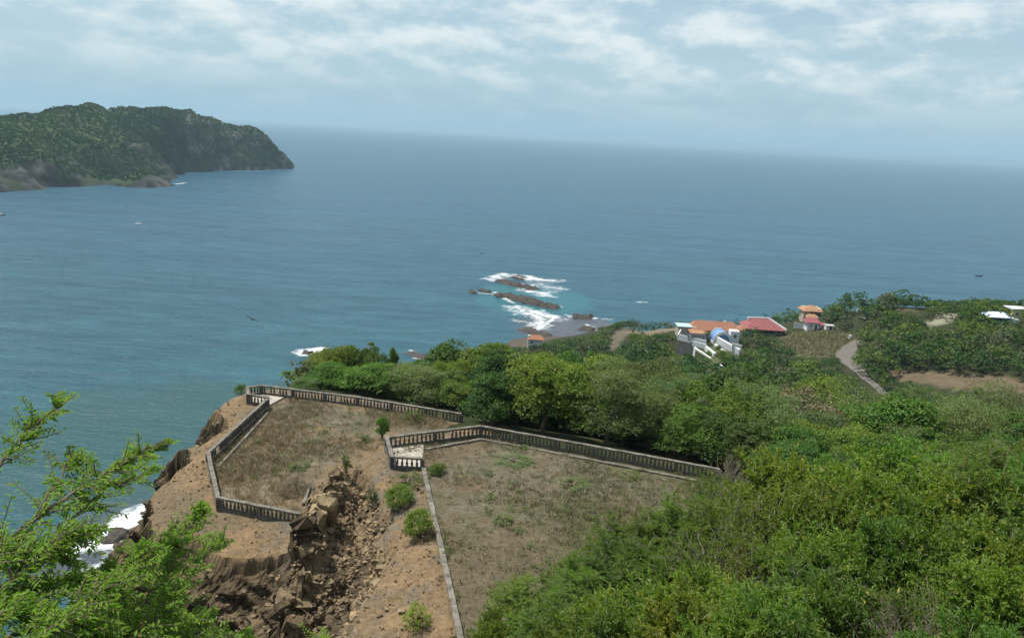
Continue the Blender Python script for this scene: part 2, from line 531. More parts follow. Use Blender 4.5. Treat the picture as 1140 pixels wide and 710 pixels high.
# ---- ground colours by what the ground is made of, plus shade painted on the back wall
dist = np.hypot(GP[:, 0], GP[:, 1])
n1 = fbm(GP, 0.35, 4, 31); n2 = fbm(GP, 1.3, 3, 37); n3 = fbm(GP, 0.09, 3, 41)
def lerp(a, b, t): return a * (1 - t[:, None]) + np.asarray(b) * t[:, None]
sm = lambda x, a, b: np.clip((x - a) / (b - a), 0, 1)
floor_c = np.tile((0.028, 0.036, 0.014), (len(GP), 1)).astype(float)
floor_c = lerp(floor_c, (0.06, 0.052, 0.026), sm(n1, 0.1, 0.6))
col = floor_c
insU, insL = in_poly(GP, UP), in_poly(GP, LO)
shelf = (dist < 100) & (GP[:, 0] < wp(512, 710, ZU)[0] + 0.5) & (GP[:, 1] > 24) & (seg_dist(GP, np.concatenate([LO, LO[:1]])) < 18) & ~insU
tan = lerp(np.tile((0.188, 0.130, 0.073), (len(GP), 1)), (0.135, 0.104, 0.066), sm(n1, -0.1, 0.45))
tan = lerp(tan, (0.125, 0.11, 0.09), sm(n2 + n3, 0.1, 0.6) * 0.8)
inland = ((GP[:, 1] > 77.0) & (GP[:, 0] > -24)) | ((GP[:, 1] > 64.5) & (GP[:, 0] > -9))
col = np.where((shelf & ~inland)[:, None], tan, col)
lo_c = lerp(np.tile((0.150, 0.120, 0.080), (len(GP), 1)), (0.105, 0.092, 0.060), sm(n1 + n3 * .6, -0.2, 0.4))
lo_c = lerp(lo_c, (0.165, 0.148, 0.108), sm(n2, 0.15, 0.5) * .7)
lo_c = lerp(lo_c, (0.155, 0.108, 0.062), sm(-n1 - n2 * .4, 0.12, 0.45) * .75)
kL = np.where(insL, np.clip(seg_dist(GP, LO[10:13]) / 3.0, 0, 1), 0)
col = np.where(insL[:, None], lerp(tan, (0, 0, 0), np.zeros(len(GP))) * (1 - kL[:, None]) + lo_c * kL[:, None], col)
up_c = lerp(np.tile((0.108, 0.090, 0.056), (len(GP), 1)), (0.072, 0.076, 0.036), sm(n1, -0.05, 0.4))
up_c = lerp(up_c, (0.135, 0.122, 0.086), sm(n3 + n2 * .5, 0.05, 0.5) * .8)
up_c = lerp(up_c, (0.115, 0.083, 0.052), sm(-n1 + n3, 0.25, 0.6) * .6)
col = np.where(insU[:, None], up_c, col)
# rock where the cliffs fall away: brown above, grey below
rock_t = sm(GDROP, 0.25, 1.1)
lay = fbm(np.stack([GP[:, 0] * .25, GP[:, 1] * .25, GZ * 1.9], 1), 1.0, 3, 51)
lay2 = fbm(np.stack([GP[:, 0] * .9, GP[:, 1] * .9, GZ * 2.2], 1), 1.0, 4, 53)
rk = lerp(np.tile((0.185, 0.138, 0.080), (len(GP), 1)), (0.30, 0.225, 0.135), sm(lay2, -.1, .4))
rk = lerp(rk, (0.075, 0.054, 0.034), sm(lay, .08, .35))
grey = lerp(np.tile((0.16, 0.145, 0.115), (len(GP), 1)), (0.085, 0.075, 0.06), sm(lay, -.05, .3))
drd = seg_dist(GP, LIP_RIGHT)
backw = sm(drd + n1 * 3, 4.0, 7.0)
rk = rk * (1 - .48 * backw)[:, None]  # back wall: darker rock, with its shadow also put into the colour
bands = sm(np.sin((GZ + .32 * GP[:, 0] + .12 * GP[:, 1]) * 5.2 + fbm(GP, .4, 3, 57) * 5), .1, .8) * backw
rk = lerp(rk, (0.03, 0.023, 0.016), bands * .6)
rk = lerp(rk, (0, 0, 0), np.zeros(len(GP))) * (1 - (sm(GDROP + n1 * 2, 5, 8) * sm(drd, 5, 9))[:, None]) + grey * (sm(GDROP + n1 * 2, 5, 8) * sm(drd, 5, 9))[:, None]
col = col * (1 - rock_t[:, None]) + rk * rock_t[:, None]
# shore rock near sea level
shore = sm(6 - GZ + n1 * 3, 0, 3) * (dist > 90)
col = lerp(col, (0.085, 0.07, 0.055), shore)
# bare or grassy patches further off, by outline
PATCH = {
    'field': ([(868, 392), (862, 380), (885, 371), (925, 369), (950, 374), (942, 384), (928, 396), (900, 396)], (0.15, 0.148, 0.065)),
    'bank': ([(985, 411), (1020, 413), (1060, 415), (1100, 420), (1145, 425), (1145, 440), (1110, 437), (1075, 437), (1040, 430), (1000, 424)], (0.125, 0.095, 0.062)),
    'mound': ([(1028, 362), (1036, 351), (1052, 347), (1068, 350), (1066, 360), (1046, 363)], (0.23, 0.22, 0.16)),
    'knoll': ([(995, 346), (998, 337), (1020, 335), (1036, 341), (1020, 349)], (0.10, 0.088, 0.045)),
    'point': ([(700, 371), (715, 362), (740, 359), (772, 359), (768, 367), (740, 370), (715, 375)], (0.17, 0.135, 0.09)),
    'track': ([(676, 380), (690, 366), (704, 365), (698, 376), (690, 386), (678, 392)], (0.11, 0.095, 0.07)),
}
PATCHW = {}
for k, (pl, c) in PATCH.items():
    poly = np.array([hit(*q) for q in pl]); PATCHW[k] = poly
    jit = GP + np.stack([n1, n2], 1) * 3.0
    m = in_poly(jit, poly[:, :2]).astype(float)
    cc = lerp(np.tile(c, (len(GP), 1)), np.array(c) * (0.75, 0.8, 0.75), sm(n2 + n1, -.1, .5))
    col = col * (1 - m[:, None]) + cc * m[:, None]

# ---- 3-D roughness on the cliff faces
gv = np.column_stack([GP, GZ])
zz = ZGRID
dzdx = np.gradient(zz, GX, axis=1).ravel(); dzdy = np.gradient(zz, GY, axis=0).ravel()
nrm = np.column_stack([-dzdx, -dzdy, np.ones(len(GP))]); nrm /= np.linalg.norm(nrm, axis=1)[:, None]
steep = sm(GDROP, 0.3, 2.5) * (dist < 130)
P3 = gv
tilt = gv[:, 2] + 0.32 * gv[:, 0] + 0.12 * gv[:, 1]
strata = np.abs(((tilt * 1.25 + fbm(P3, 0.5, 3, 61) * 0.9) % 1.0) - 0.5) * 2
ridg = 1 - np.abs(fbm(P3, 0.42, 4, 63, 0.55)) * 2.2
disp = (ridg - .4) * 0.85 + fbm(P3, 1.6, 4, 65, 0.6) * 0.5 + (strata - .5) * 0.3 + fbm(np.column_stack([P3[:, :2] * .5, tilt * 2.6]), 0.6, 4, 67, .6) * 0.8
def blocks(P, s, seed):
    Q = P * s + np.column_stack([fbm(P, .6, 2, seed), fbm(P, .6, 2, seed + 1), fbm(P, .6, 2, seed + 2)]) * .9
    i = np.floor(Q).astype(np.int64)
    return _hash(i[:, 0], i[:, 1], i[:, 2], seed)
blk = blocks(P3 * np.array([1, 1, 1.7]), 0.8, 71) * .28 + blocks(P3 * np.array([1, 1, 1.8]), 1.7, 75) * .20 + blocks(P3, 3.4, 79) * .12 + fbm(P3, 2.6, 3, 91, .65) * .30
disp = disp + blk
gv = gv + nrm * (disp * steep)[:, None] * np.array([1, 1, 0.6])
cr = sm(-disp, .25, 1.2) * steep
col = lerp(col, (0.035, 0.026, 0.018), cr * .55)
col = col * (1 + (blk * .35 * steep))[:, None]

def ground_mat():
    m, t = new_mat('ground')
    g = t.n('ShaderNodeNewGeometry').outputs['Position']
    c = t.n('ShaderNodeAttribute', attribute_name='col').outputs['Color']
    a = t.noise(g, 3.2, 6, 0.7); b = t.noise(g, 14.0, 4, 0.7); e = t.noise(g, 0.6, 4, 0.6)
    f = t.math('MULTIPLY', t.ramp(a, [(0.25, 0.55), (0.5, 0.98), (0.75, 1.4)]), t.ramp(b, [(0.3, 0.72), (0.5, 1.0), (0.7, 1.25)]))
    f = t.math('MULTIPLY', f, t.ramp(e, [(0.3, 0.85), (0.7, 1.12)]))
    cm = t.n('ShaderNodeCombineColor')
    for i in range(3): t.l(f, cm.inputs[i])
    c = t.mix(1.0, c, cm.outputs[0], 'MULTIPLY')
    p = t.n('ShaderNodeBsdfPrincipled'); p.inputs['Roughness'].default_value = 0.95; p.inputs['Specular IOR Level'].default_value = 0.15
    t.l(c, p.inputs['Base Color'])
    bp = t.n('ShaderNodeBump'); bp.inputs['Strength'].default_value = 0.8; bp.inputs['Distance'].default_value = 0.12
    t.l(t.math('ADD', a, t.math('MULTIPLY', b, 0.4)), bp.inputs['Height']); t.l(bp.outputs[0], p.inputs['Normal'])
    o = t.n('ShaderNodeOutputMaterial'); t.l(p.outputs[0], o.inputs[0])
    return m
M_GROUND = ground_mat()
_i = (np.arange(len(GY) - 1)[:, None] * len(GX) + np.arange(len(GX) - 1)[None]).ravel()
gf = np.stack([_i, _i + 1, _i + len(GX) + 1, _i + len(GX)], 1)
keep = gv[gf, 2].max(1) > -3.5                 # nothing of the sea bed is seen
gf = gf[keep]
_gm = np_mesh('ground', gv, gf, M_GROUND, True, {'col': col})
_gm.polygons.foreach_set('use_smooth', steep[gf].max(1) < 0.05)
tag(obj('ground', _gm), kind='structure')

# ================================================================== SEA
def sea_mat():
    m, t = new_mat('sea')
    g = t.n('ShaderNodeNewGeometry').outputs['Position']
    sp = t.n('ShaderNodeSeparateXYZ'); t.l(g, sp.inputs[0])
    r = t.math('POWER', t.math('ADD', t.math('MULTIPLY', sp.outputs[0], sp.outputs[0]), t.math('MULTIPLY', sp.outputs[1], sp.outputs[1])), 0.5)
    # shallow green water in the bay, deep blue outside, in broad bands of current
    big = t.noise(t.mapping(g, (0.0016, 0.0042, 1), (0, 0, 0.25)), 1.0, 5, 0.6, 0.6)
    bay = t.ramp(t.math('ADD', t.math('DIVIDE', r, 1400.0), t.math('MULTIPLY', t.math('SUBTRACT', big, 0.5), 0.25)), [(0.1, 0.0), (0.28, 0.45), (0.75, 1.0)])
    c = t.mix(bay, (0.009, 0.084, 0.097), (0.017, 0.082, 0.140))
    streak = t.noise(t.mapping(g, (0.004, 0.03, 1), (0, 0, 0.12)), 1.0, 6, 0.62, 0.5)
    c = t.mix(t.ramp(streak, [(0.35, 0.0), (0.65, 1.0)]), t.mix(0.36, c, (0.010, 0.035, 0.055)), t.mix(0.12, c, (0.08, 0.16, 0.19)))
    facet_tone = t.noise(t.mapping(g, (0.03, 0.11, 1), (0, 0, 0.2)), 1.0, 6, 0.7, 0.4)  # light and dark of the wave facets, mixed into the water colour
    c = t.mix(t.ramp(facet_tone, [(0.40, 0.0), (0.62, 1.0)]), t.mix(0.34, c, (0.006, 0.03, 0.045)), t.mix(0.10, c, (0.09, 0.2, 0.24)))
    # reef flat showing through: near the foot of the cliff and round the ledges
    for (rx, ry, ra, rb, cc) in REEFS:
        dx = t.math('DIVIDE', t.math('SUBTRACT', sp.outputs[0], rx), ra); dy = t.math('DIVIDE', t.math('SUBTRACT', sp.outputs[1], ry), rb)
        q = t.math('ADD', t.math('MULTIPLY', dx, dx), t.math('MULTIPLY', dy, dy))
        q = t.math('ADD', q, t.math('MULTIPLY', t.math('SUBTRACT', t.noise(g, 0.035, 5, 0.62), 0.5), 1.6))
        c = t.mix(t.ramp(q, [(0.45, 0.85), (1.15, 0.0)], 'EASE'), c, cc)
    p = t.n('ShaderNodeBsdfPrincipled')
    t.l(c, p.inputs['Base Color'])
    p.inputs['Roughness'].default_value = 0.32
    p.inputs['IOR'].default_value = 1.333
    p.inputs['Specular IOR Level'].default_value = 0.33
    # waves: swell and chop, heights in metres
    w1 = t.noise(t.mapping(g, (0.035, 0.11, 1), (0, 0, 0.2)), 1.0, 5, 0.65, 0.3)
    w2 = t.noise(t.mapping(g, (0.25, 0.5, 1), (0, 0, 0.35)), 1.0, 5, 0.68, 0.3)
    w0 = t.noise(t.mapping(g, (0.007, 0.028, 1), (0, 0, 0.15)), 1.0, 5, 0.7, 0.4)
    h = t.math('ADD', t.math('ADD', t.math('MULTIPLY', w1, 3.4), t.math('MULTIPLY', w2, 1.3)), t.math('MULTIPLY', w0, 4.0))
    bp = t.n('ShaderNodeBump'); bp.inputs['Strength'].default_value = 0.75; bp.inputs['Distance'].default_value = 1.0
    t.l(h, bp.inputs['Height']); t.l(bp.outputs[0], p.inputs['Normal'])
    o = t.n('ShaderNodeOutputMaterial'); t.l(p.outputs[0], o.inputs[0])
    return m
_rf = onz(640, 366, 0); _rl = onz(580, 332, 0); _rc = onz(145, 585, 0)
REEFS = [(_rf[0], _rf[1], 42, 38, (0.085, 0.085, 0.10)), (_rl[0] + 10, _rl[1], 45, 60, (0.022, 0.115, 0.14)), (_rc[0], _rc[1], 22, 34, (0.055, 0.065, 0.075)), (_rc[0] - 30, _rc[1] + 60, 60, 70, (0.02, 0.07, 0.075))]
M_SEA = sea_mat()
S = 90000.0
tag(obj('sea', np_mesh('sea', [(-S, -S, 0), (S, -S, 0), (S, S, 0), (-S, S, 0)], [(0, 1, 2, 3)], M_SEA)), kind='structure')

# white water: ragged sheets a hand above the water, thinned out towards their edges
def foam_mat():
    m, t = new_mat('foam')
    g = t.n('ShaderNodeNewGeometry').outputs['Position']
    a = t.n('ShaderNodeAttribute', attribute_name='cover').outputs['Fac']
    n = t.noise(t.mapping(g, (0.22, 0.34, 1)), 1.0, 7, 0.72, 0.8)
    al = t.ramp(t.math('ADD', a, t.math('MULTIPLY', t.math('SUBTRACT', n, 0.5), 2.3)), [(0.30, 0.0), (0.6, 0.4), (1.0, 0.88)])
    d = t.n('ShaderNodeBsdfDiffuse'); d.inputs[0].default_value = (0.78, 0.82, 0.84, 1)
    tr = t.n('ShaderNodeBsdfTransparent'); mx = t.n('ShaderNodeMixShader')
    t.l(al, mx.inputs[0]); t.l(tr.outputs[0], mx.inputs[1]); t.l(d.outputs[0], mx.inputs[2])
    o = t.n('ShaderNodeOutputMaterial'); t.l(mx.outputs[0], o.inputs[0])
    return m
M_FOAM = foam_mat()

def foam(strips, cell=0.7, z=0.12, seed=0):
    """strips: list of (polyline in plan, half width, strength)"""
    allp = np.concatenate([np.asarray(s[0])[:, :2] for s in strips]); wmax = max(s[1] for s in strips) * 1.6
    x = np.arange(allp[:, 0].min() - wmax, allp[:, 0].max() + wmax, cell); y = np.arange(allp[:, 1].min() - wmax, allp[:, 1].max() + wmax, cell)
    X, Y = np.meshgrid(x, y); P = np.stack([X.ravel(), Y.ravel()], 1)
    Q = P + np.stack([fbm(P, 0.09, 3, 71 + seed), fbm(P, 0.09, 3, 77 + seed)], 1) * 4.0
    cov = np.zeros(len(P))
    for pl, hw, st in strips:
        cov = np.maximum(cov, st * np.clip(1 - seg_dist(Q, pl) / hw, 0, 1) ** 0.7)
    cov = cov * (0.85 + 0.5 * fbm(P, 0.2, 3, 81 + seed))
    nx = len(x)
    i = (np.arange(len(y) - 1)[:, None] * nx + np.arange(nx - 1)[None]).ravel()
    f = np.stack([i, i + 1, i + nx + 1, i + nx], 1)
    f = f[cov[f].max(1) > 0.08]
    V = np.column_stack([P, z + cov * 0.35 + fbm(P, 0.7, 2, 83) * 0.12 * cov])
    u, inv = np.unique(f, return_inverse=True)
    o = obj('surf_foam', np_mesh('surf_foam', V[u], inv.reshape(f.shape), M_FOAM, True, {'cover': cov[u]}))
    return tag(o, kind='stuff', cat='foam')

def sea_pts(*px): return np.array([onz(a, b, 0)[:2] for a, b in px])
tag(foam([(sea_pts((546, 312), (562, 306), (585, 308), (604, 312)), 10, .9), (sea_pts((575, 309), (600, 312), (622, 313)), 13, .75), (sea_pts((590, 318), (624, 321)), 11, .7), (sea_pts((585, 323), (606, 329)), 11, .85), (sea_pts((600, 314), (612, 326)), 13, .5),
      (sea_pts((552, 326), (568, 337)), 4, .8), (sea_pts((522, 325), (552, 328)), 3.0, .6), (sea_pts((613, 342), (623, 342)), 3, .8),
      (sea_pts((576, 343), (600, 349), (620, 354)), 11, .85), (sea_pts((588, 350), (602, 356), (600, 364)), 10, .85), (sea_pts((618, 354), (604, 363), (594, 369)), 2.4, 1.1), (sea_pts((570, 357), (590, 360)), 5, .6),
      (sea_pts((634, 351), (642, 354)), 3, .8), (sea_pts((655, 354), (675, 356)), 5, .75), (sea_pts((652, 362), (660, 367)), 4, .8)], 0.8, seed=1),
    'white surf breaking over the dark rock ledges offshore', 'surf')
tag(foam([(sea_pts((94, 612), (112, 600), (136, 584), (156, 572)), 7.0, 1.15), (sea_pts((105, 622), (118, 610), (126, 612)), 5, .6), (sea_pts((104, 640), (116, 628), (124, 618)), 3.0, .7), (sea_pts((85, 680), (100, 660)), 3.0, .7)], 0.6, seed=2),
    'white breaker rolling in at the foot of the cliff', 'surf')
tag(foam([(sea_pts((337, 393), (347, 391), (358, 390)), 7, 1.1), (sea_pts((362, 388), (373, 392)), 3, .7)], 0.7, seed=3), 'splash of white water behind the far corner of the lower terrace', 'surf')
tag(foam([(sea_pts((456, 390), (466, 395), (480, 401)), 2.4, 1.0), (sea_pts((462, 398), (474, 402)), 1.8, .7)], 0.6, seed=4), 'thin line of foam along the shore beyond the first trees', 'surf')
tag(foam([(sea_pts((708, 336), (722, 337)), 2.0, .9)], 0.6, seed=5), 'small whitecap on open water beyond the headland point', 'whitecap')
tag(foam([(sea_pts((196, 205), (206, 204)), 5, 1.0), (sea_pts((150, 206), (168, 207)), 3, .6), (sea_pts((60, 212), (100, 209)), 2.5, .6), (sea_pts((250, 190), (285, 191), (300, 190)), 4, .65), (sea_pts((325, 188), (329, 188)), 6, .7), (sea_pts((228, 191), (240, 191)), 4, .5)], 2.0, seed=6),
    'broken line of foam along the foot of the far headland', 'surf')

# ================================================================== OFFSHORE ROCKS
M_ROCK = simple_mat('sea_rock', (0.062, 0.052, 0.042), 0.8, 0.5, 0.35, 0.3, (0.022, 0.02, 0.018), 0.75)
def sea_rock(a, b, width, h, label, seed):
    """a tilted ledge between two points on the water, layered and broken"""
    A, B = onz(*a, 0)[:2], onz(*b, 0)[:2]
    L = np.linalg.norm(B - A); ax = (B - A) / L; ay = np.array([-ax[1], ax[0]])
    nu, nv = max(16, int(L / 0.8)), max(10, int(width / 0.5))
    u = np.linspace(-0.56, 0.56, nu); v = np.linspace(-0.6, 0.6, nv)
    U, V = np.meshgrid(u, v); U, V = U.ravel(), V.ravel()
    P = np.stack([U * L, V * width], 1)
    ed = np.clip((0.5 - np.abs(U + fbm(P, .2, 2, seed) * .1)) / 0.14, -1, 1); ev = np.clip((0.5 - np.abs(V + fbm(P, .16, 3, seed + 1) * .3)) / 0.22, -1, 1)
    z = np.minimum(ed, ev) * h * (0.75 + 0.6 * fbm(P, .15, 3, seed + 2)) + (V * 0.5) * h * 0.6
    z = z + fbm(P, 0.5, 3, seed + 3) * h * 0.4 + np.abs(fbm(np.stack([P[:, 0] * .15, P[:, 1] * 1.2], 1), 1.0, 3, seed + 4)) * h * .35
    z = np.maximum(z, -0.8)
    W = ((A + B) / 2)[None] + P[:, :1] * ax + P[:, 1:] * ay
    i = (np.arange(nv - 1)[:, None] * nu + np.arange(nu - 1)[None]).ravel()
    o = obj('sea_rock', np_mesh('sea_rock', np.column_stack([W, z]), np.stack([i, i + 1, i + nu + 1, i + nu], 1), M_ROCK))
    return tag(o, label, 'rock', 'rocks standing in the surf')
for k, (a, b, w, h, lab) in enumerate([
    ((553, 312), (594, 323), 9, 2.6, 'long dark ledge with surf on both sides, upper of the two big offshore rocks'),
    ((568, 309), (583, 312), 4, 1.4, 'narrow rock sliver just behind the upper offshore ledge'),
    ((573, 307), (588, 310), 4, 1.4, 'outermost thin rock lying in the white surf'),
    ((552, 328), (617, 344), 10, 2.8, 'longest dark rock ledge, stretching down to the shallow reef flat'),
    ((577, 330), (592, 333), 5, 1.8, 'short rock lying between the two big offshore ledges'),
    ((534, 323), (546, 326), 5, 1.6, 'small low rock off the seaward end of the longest ledge'),
    ((523, 325), (529, 327), 5, 1.8, 'lone rock knob farthest out to the open bay side'),
    ((637, 353), (660, 355), 9, 2.6, 'isolated humped rock near the wooded point'),
    ((645, 366), (662, 369), 9, 2.0, 'low rock against the shore under the wooded point'),
    ((580, 366), (612, 376), 8, 1.6, 'dark rock spit running out from the shore by the small house'),
    ((116, 598), (138, 601), 7, 2.4, 'brown boulder washed by the breaker at the cliff foot'),
    ((338, 393), (347, 394), 6, 2.0, 'rock in the splash behind the lower terrace'),
    ((358, 391), (376, 394), 6, 1.3, 'low pale reef rock beside the splash behind the lower terrace'),
    ((452, 392), (486, 403), 7, 1.0, 'flat shore ledge with a foam line beyond the first trees')]):
    sea_rock(a, b, w, h, lab, 100 + 11 * k)

# ================================================================== FAR HEADLAND
def headland():
    C = []
    def c(px, py, z): p = onz(px, py, z); C.append((p[0], p[1], z))
    def cy(px, py, Y): p = aty(px, py, Y); C.append(tuple(p))
    for q in [(-60, 221), (0, 214), (30, 212), (60, 210), (100, 207), (130, 206), (160, 205), (185, 205), (198, 203.5), (192, 200), (184, 195), (200, 192), (215, 191.5), (240, 190), (270, 190), (292, 189.5), (307, 188)]:
        c(*q, 0.3)
    # ridge
    for px, py, Y in [(-60, 130, 1180), (0, 126, 1240), (40, 121, 1300), (75, 112, 1350), (100, 111, 1400), (130, 118, 1450), (160, 122, 1500), (190, 129, 1560), (215, 128, 1620), (240, 133, 1680), (265, 146, 1735), (288, 156, 1786), (303, 157, 1826), (310, 165, 1848)]:
        cy(px, py, Y); C[-1] = (C[-1][0], C[-1][1], C[-1][2] - (17 if px < 290 else 8))
        p = aty(px, py, Y); C.append((p[0] - 60, p[1] + 150, p[2] * .55)); C.append((p[0] - 90, p[1] + 330, -20))
    # faces and spurs
    for px, py, Y in [(20, 180, 1060), (20, 150, 1150), (60, 180, 1120), (60, 145, 1230), (100, 195, 1165), (100, 165, 1230), (100, 140, 1300), (140, 190, 1195), (140, 165, 1300), (165, 190, 1225), (180, 198, 1215), (155, 150, 1400), (180, 175, 1400), (190, 150, 1480),
                      (215, 178, 1560), (215, 155, 1590), (240, 180, 1640), (240, 158, 1665), (270, 180, 1710), (270, 162, 1725), (294, 178, 1775), (294, 165, 1786), (200, 186, 1480)]:
        cy(px, py, Y); C[-1] = (C[-1][0], C[-1][1], max(4, C[-1][2] - 9))
    tip = onz(308, 188, 0)
    for a in [(45, 10), (30, 110), (70, 60), (25, -50)]: C.append((tip[0] + a[0], tip[1] + a[1], -25))
    for px, py in [(260, 200), (210, 205), (150, 216), (60, 224)]: c(px, py, -18)
    C = np.array(C)
    D = np.sqrt(((C[:, None, :2] - C[None, :, :2]) ** 2).sum(-1) + 400)
    A = np.ones((len(C) + 1,) * 2); A[:-1, :-1] = D - np.eye(len(C)) * 2.0; A[-1, -1] = 0
    w = np.linalg.solve(A, np.append(C[:, 2], 0))
    x = np.arange(-1180, -490, 4.0); y = np.arange(880, 2150, 4.5)
    X, Y = np.meshgrid(x, y); P = np.stack([X.ravel(), Y.ravel()], 1)
    z = np.empty(len(P))
    for i in range(0, len(P), 20000):
        d = np.sqrt(((P[i:i + 20000, None] - C[None, :, :2]) ** 2).sum(-1) + 400); z[i:i + 20000] = d @ w[:-1] + w[-1]
    on = sm(z, 3, 25)
    rid = (0.5 - np.abs(fbm(P, 0.011, 4, 201))) * 2
    z = z + on * ((rid - 0.6) * 9 + fbm(P, 0.03, 4, 203) * 5 + fbm(P, 0.09, 3, 205) * 2.5)
    # a wave-cut cliff: steepen the last metres above the water
    z = np.where(z > 0, z + 9 * (1 - np.exp(-z / 4.0)) * (0.6 + 0.6 * fbm(P, 0.02, 2, 207)), z)
    Z = z.reshape(len(y), len(x))
    sl = np.hypot(np.gradient(Z, x, axis=1), np.gradient(Z, y, axis=0)).ravel()
    n = fbm(P, 0.02, 4, 211); nn = fbm(np.column_stack([P * .02, z * .09]), 1.0, 4, 213)
    pp = proj(np.column_stack([P, z]))
    cliff = sm(sl + n * .5, 0.75, 1.05)
    # bare rock bands seen in the face
    for poly in [[(196, 160), (225, 152), (262, 150), (292, 158), (300, 185), (262, 184), (230, 178)], [(130, 155), (150, 158), (200, 184), (205, 192), (180, 186)], [(22, 185), (40, 178), (62, 184), (60, 206), (24, 208)]]:
        Q = np.array([onz(a, b, 0) * 0 + 0 for a, b in poly])
        inside = in_poly(pp + np.stack([n, nn], 1) * 14, poly)
        cliff = np.maximum(cliff * .75, inside * sm(nn + .45, 0, .35))
    cliff = np.maximum(cliff, sm(10 - z + n * 10, 0, 5))
    cliff = np.maximum(cliff, .85 * sm(26 + n * 75 + nn * 30 - z, 0, 10) * (pp[:, 0] < 205))
    col = lerp(np.tile((0.034, 0.058, 0.022), (len(P), 1)), (0.058, 0.085, 0.028), sm(n, -.2, .4))
    rk = lerp(np.tile((0.070, 0.067, 0.064), (len(P), 1)), (0.20, 0.182, 0.155), sm(nn, -.1, .4)); rk = lerp(rk, (0.03, 0.03, 0.03), sm(-nn, .05, .35))
    rk = lerp(rk, (0.15, 0.13, 0.10), sm(9 - z + n * 8, 0, 6) * .5 * sm(nn, -.1, .1))
    fine = fbm(np.column_stack([P * .11, z * .16]), 1.0, 4, 217, .7); ver = fbm(np.column_stack([P * .05, z * .02]), 1.0, 4, 219, .65)
    rk = rk * np.clip(1 + fine * 2.6 + ver * 2.2, .15, 2.6)[:, None]
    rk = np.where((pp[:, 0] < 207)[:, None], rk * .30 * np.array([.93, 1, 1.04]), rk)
    rk = lerp(rk, (0.045, 0.06, 0.028), sm(fbm(P, .045, 3, 221), .08, .25) * .8)
    z = z + cliff * (np.abs(ver) * -22 + fine * 12) * on
    col = col * (1 - cliff[:, None]) + rk * cliff[:, None]
    i = (np.arange(len(y) - 1)[:, None] * len(x) + np.arange(len(x) - 1)[None]).ravel()
    f = np.stack([i, i + 1, i + len(x) + 1, i + len(x)], 1); f = f[z[f].max(1) > -3]
    tag(obj('headland', np_mesh('headland', np.column_stack([P, z]), f, M_GROUND, True, {'col': col})), kind='structure')
    # its scrub forest: leafy clumps set over the slopes
    ok = (z > 8) & (cliff < 0.6)
    cand = np.flatnonzero(ok)
    cand = rng.choice(cand, min(15000, len(cand)), replace=False)
    base = np.column_stack([P[cand] + rng.uniform(-2, 2, (len(cand), 2)), z[cand]])
    acc_v, acc_t = [], []
    k = 26
    r = rng.uniform(1.4, 3.4, len(cand)); tone = np.clip(0.42 + n[cand] * 1.3 + nn[cand] * .4 + rng.normal(0, .12, len(cand)), 0, 1)
    d = rng.normal(size=(len(cand), k, 3)); d[..., 2] = np.abs(d[..., 2]) * .8; d /= np.linalg.norm(d, axis=-1, keepdims=True)
    cen = base[:, None] + d * r[:, None, None] * rng.uniform(.6, 1, (len(cand), k, 1))
    nr = d + rng.normal(0, .45, d.shape); nr /= np.linalg.norm(nr, axis=-1, keepdims=True)
    V, Fc = leaf_quads(cen.reshape(-1, 3), nr.reshape(-1, 3), rng.uniform(1.3, 2.6, len(cand) * k), 0.8)
    tt = np.clip(np.repeat(tone, k) + rng.normal(0, .09, len(cand) * k), 0, .99)
    tag(obj('headland_forest', np_mesh('headland_forest', V, Fc, MATS['leaf_headland'], fattrs={'tint': tt})), 'low dense green forest covering the slopes of the far headland', 'forest', kind='stuff')

def leaf_quads(c, n, L, aspect):
    """diamond leaves: centres c, normals n, length L (array), width = L * aspect"""
    m = len(c)
    r = rng.normal(size=(m, 3)); u = np.cross(n, r); u /= np.linalg.norm(u, axis=1)[:, None] + 1e-9
    v = np.cross(n, u)
    L = np.broadcast_to(np.asarray(L, float), (m,))[:, None]
    V = np.stack([c - u * L / 2, c + v * L * aspect / 2 + u * L * .06, c + u * L / 2, c - v * L * aspect / 2 + u * L * .06], 1).reshape(-1, 3)
    return V, np.arange(m * 4).reshape(m, 4)

leaf_mat('leaf_headland', (0.022, 0.043, 0.013), (0.056, 0.088, 0.023), trans=0.25, gloss=0.0)
headland()

# ================================================================== SEA HAZE
def haze():
    m, t = new_mat('haze')
    v = t.n('ShaderNodeVolumePrincipled')
    v.inputs['Color'].default_value = (0.52, 0.74, 0.90, 1); v.inputs['Density'].default_value = HAZE
    v.inputs['Anisotropy'].default_value = 0.2
    o = t.n('ShaderNodeOutputMaterial'); t.l(v.outputs[0], o.inputs['Volume'])
    b = S + 500
    bm = bmesh.new(); add_box(bm, (0, 0, (150 - 31) / 2), (2 * b, 2 * b, 150 + 31))
    tag(bm_obj('haze', bm, m), 'pale sea haze that fades the far water and headland', 'haze', kind='stuff')
HAZE = 0.00008
haze()
# ================================================================== MASONRY
M_CONC = simple_mat('weathered_concrete', (0.12, 0.108, 0.086), 0.9, 0.35, 1.6, 0.02, (0.05, 0.046, 0.04), 0.75)
M_RAIL = simple_mat('pale_concrete', (0.185, 0.168, 0.136), 0.9, 0.35, 1.1, 0.02, (0.062, 0.056, 0.046), 0.85)
M_SLAB = simple_mat('landing_slab', (0.36, 0.33, 0.28), 0.9, 0.15, 1.0, 0.01, (0.24, 0.21, 0.17), 0.5)

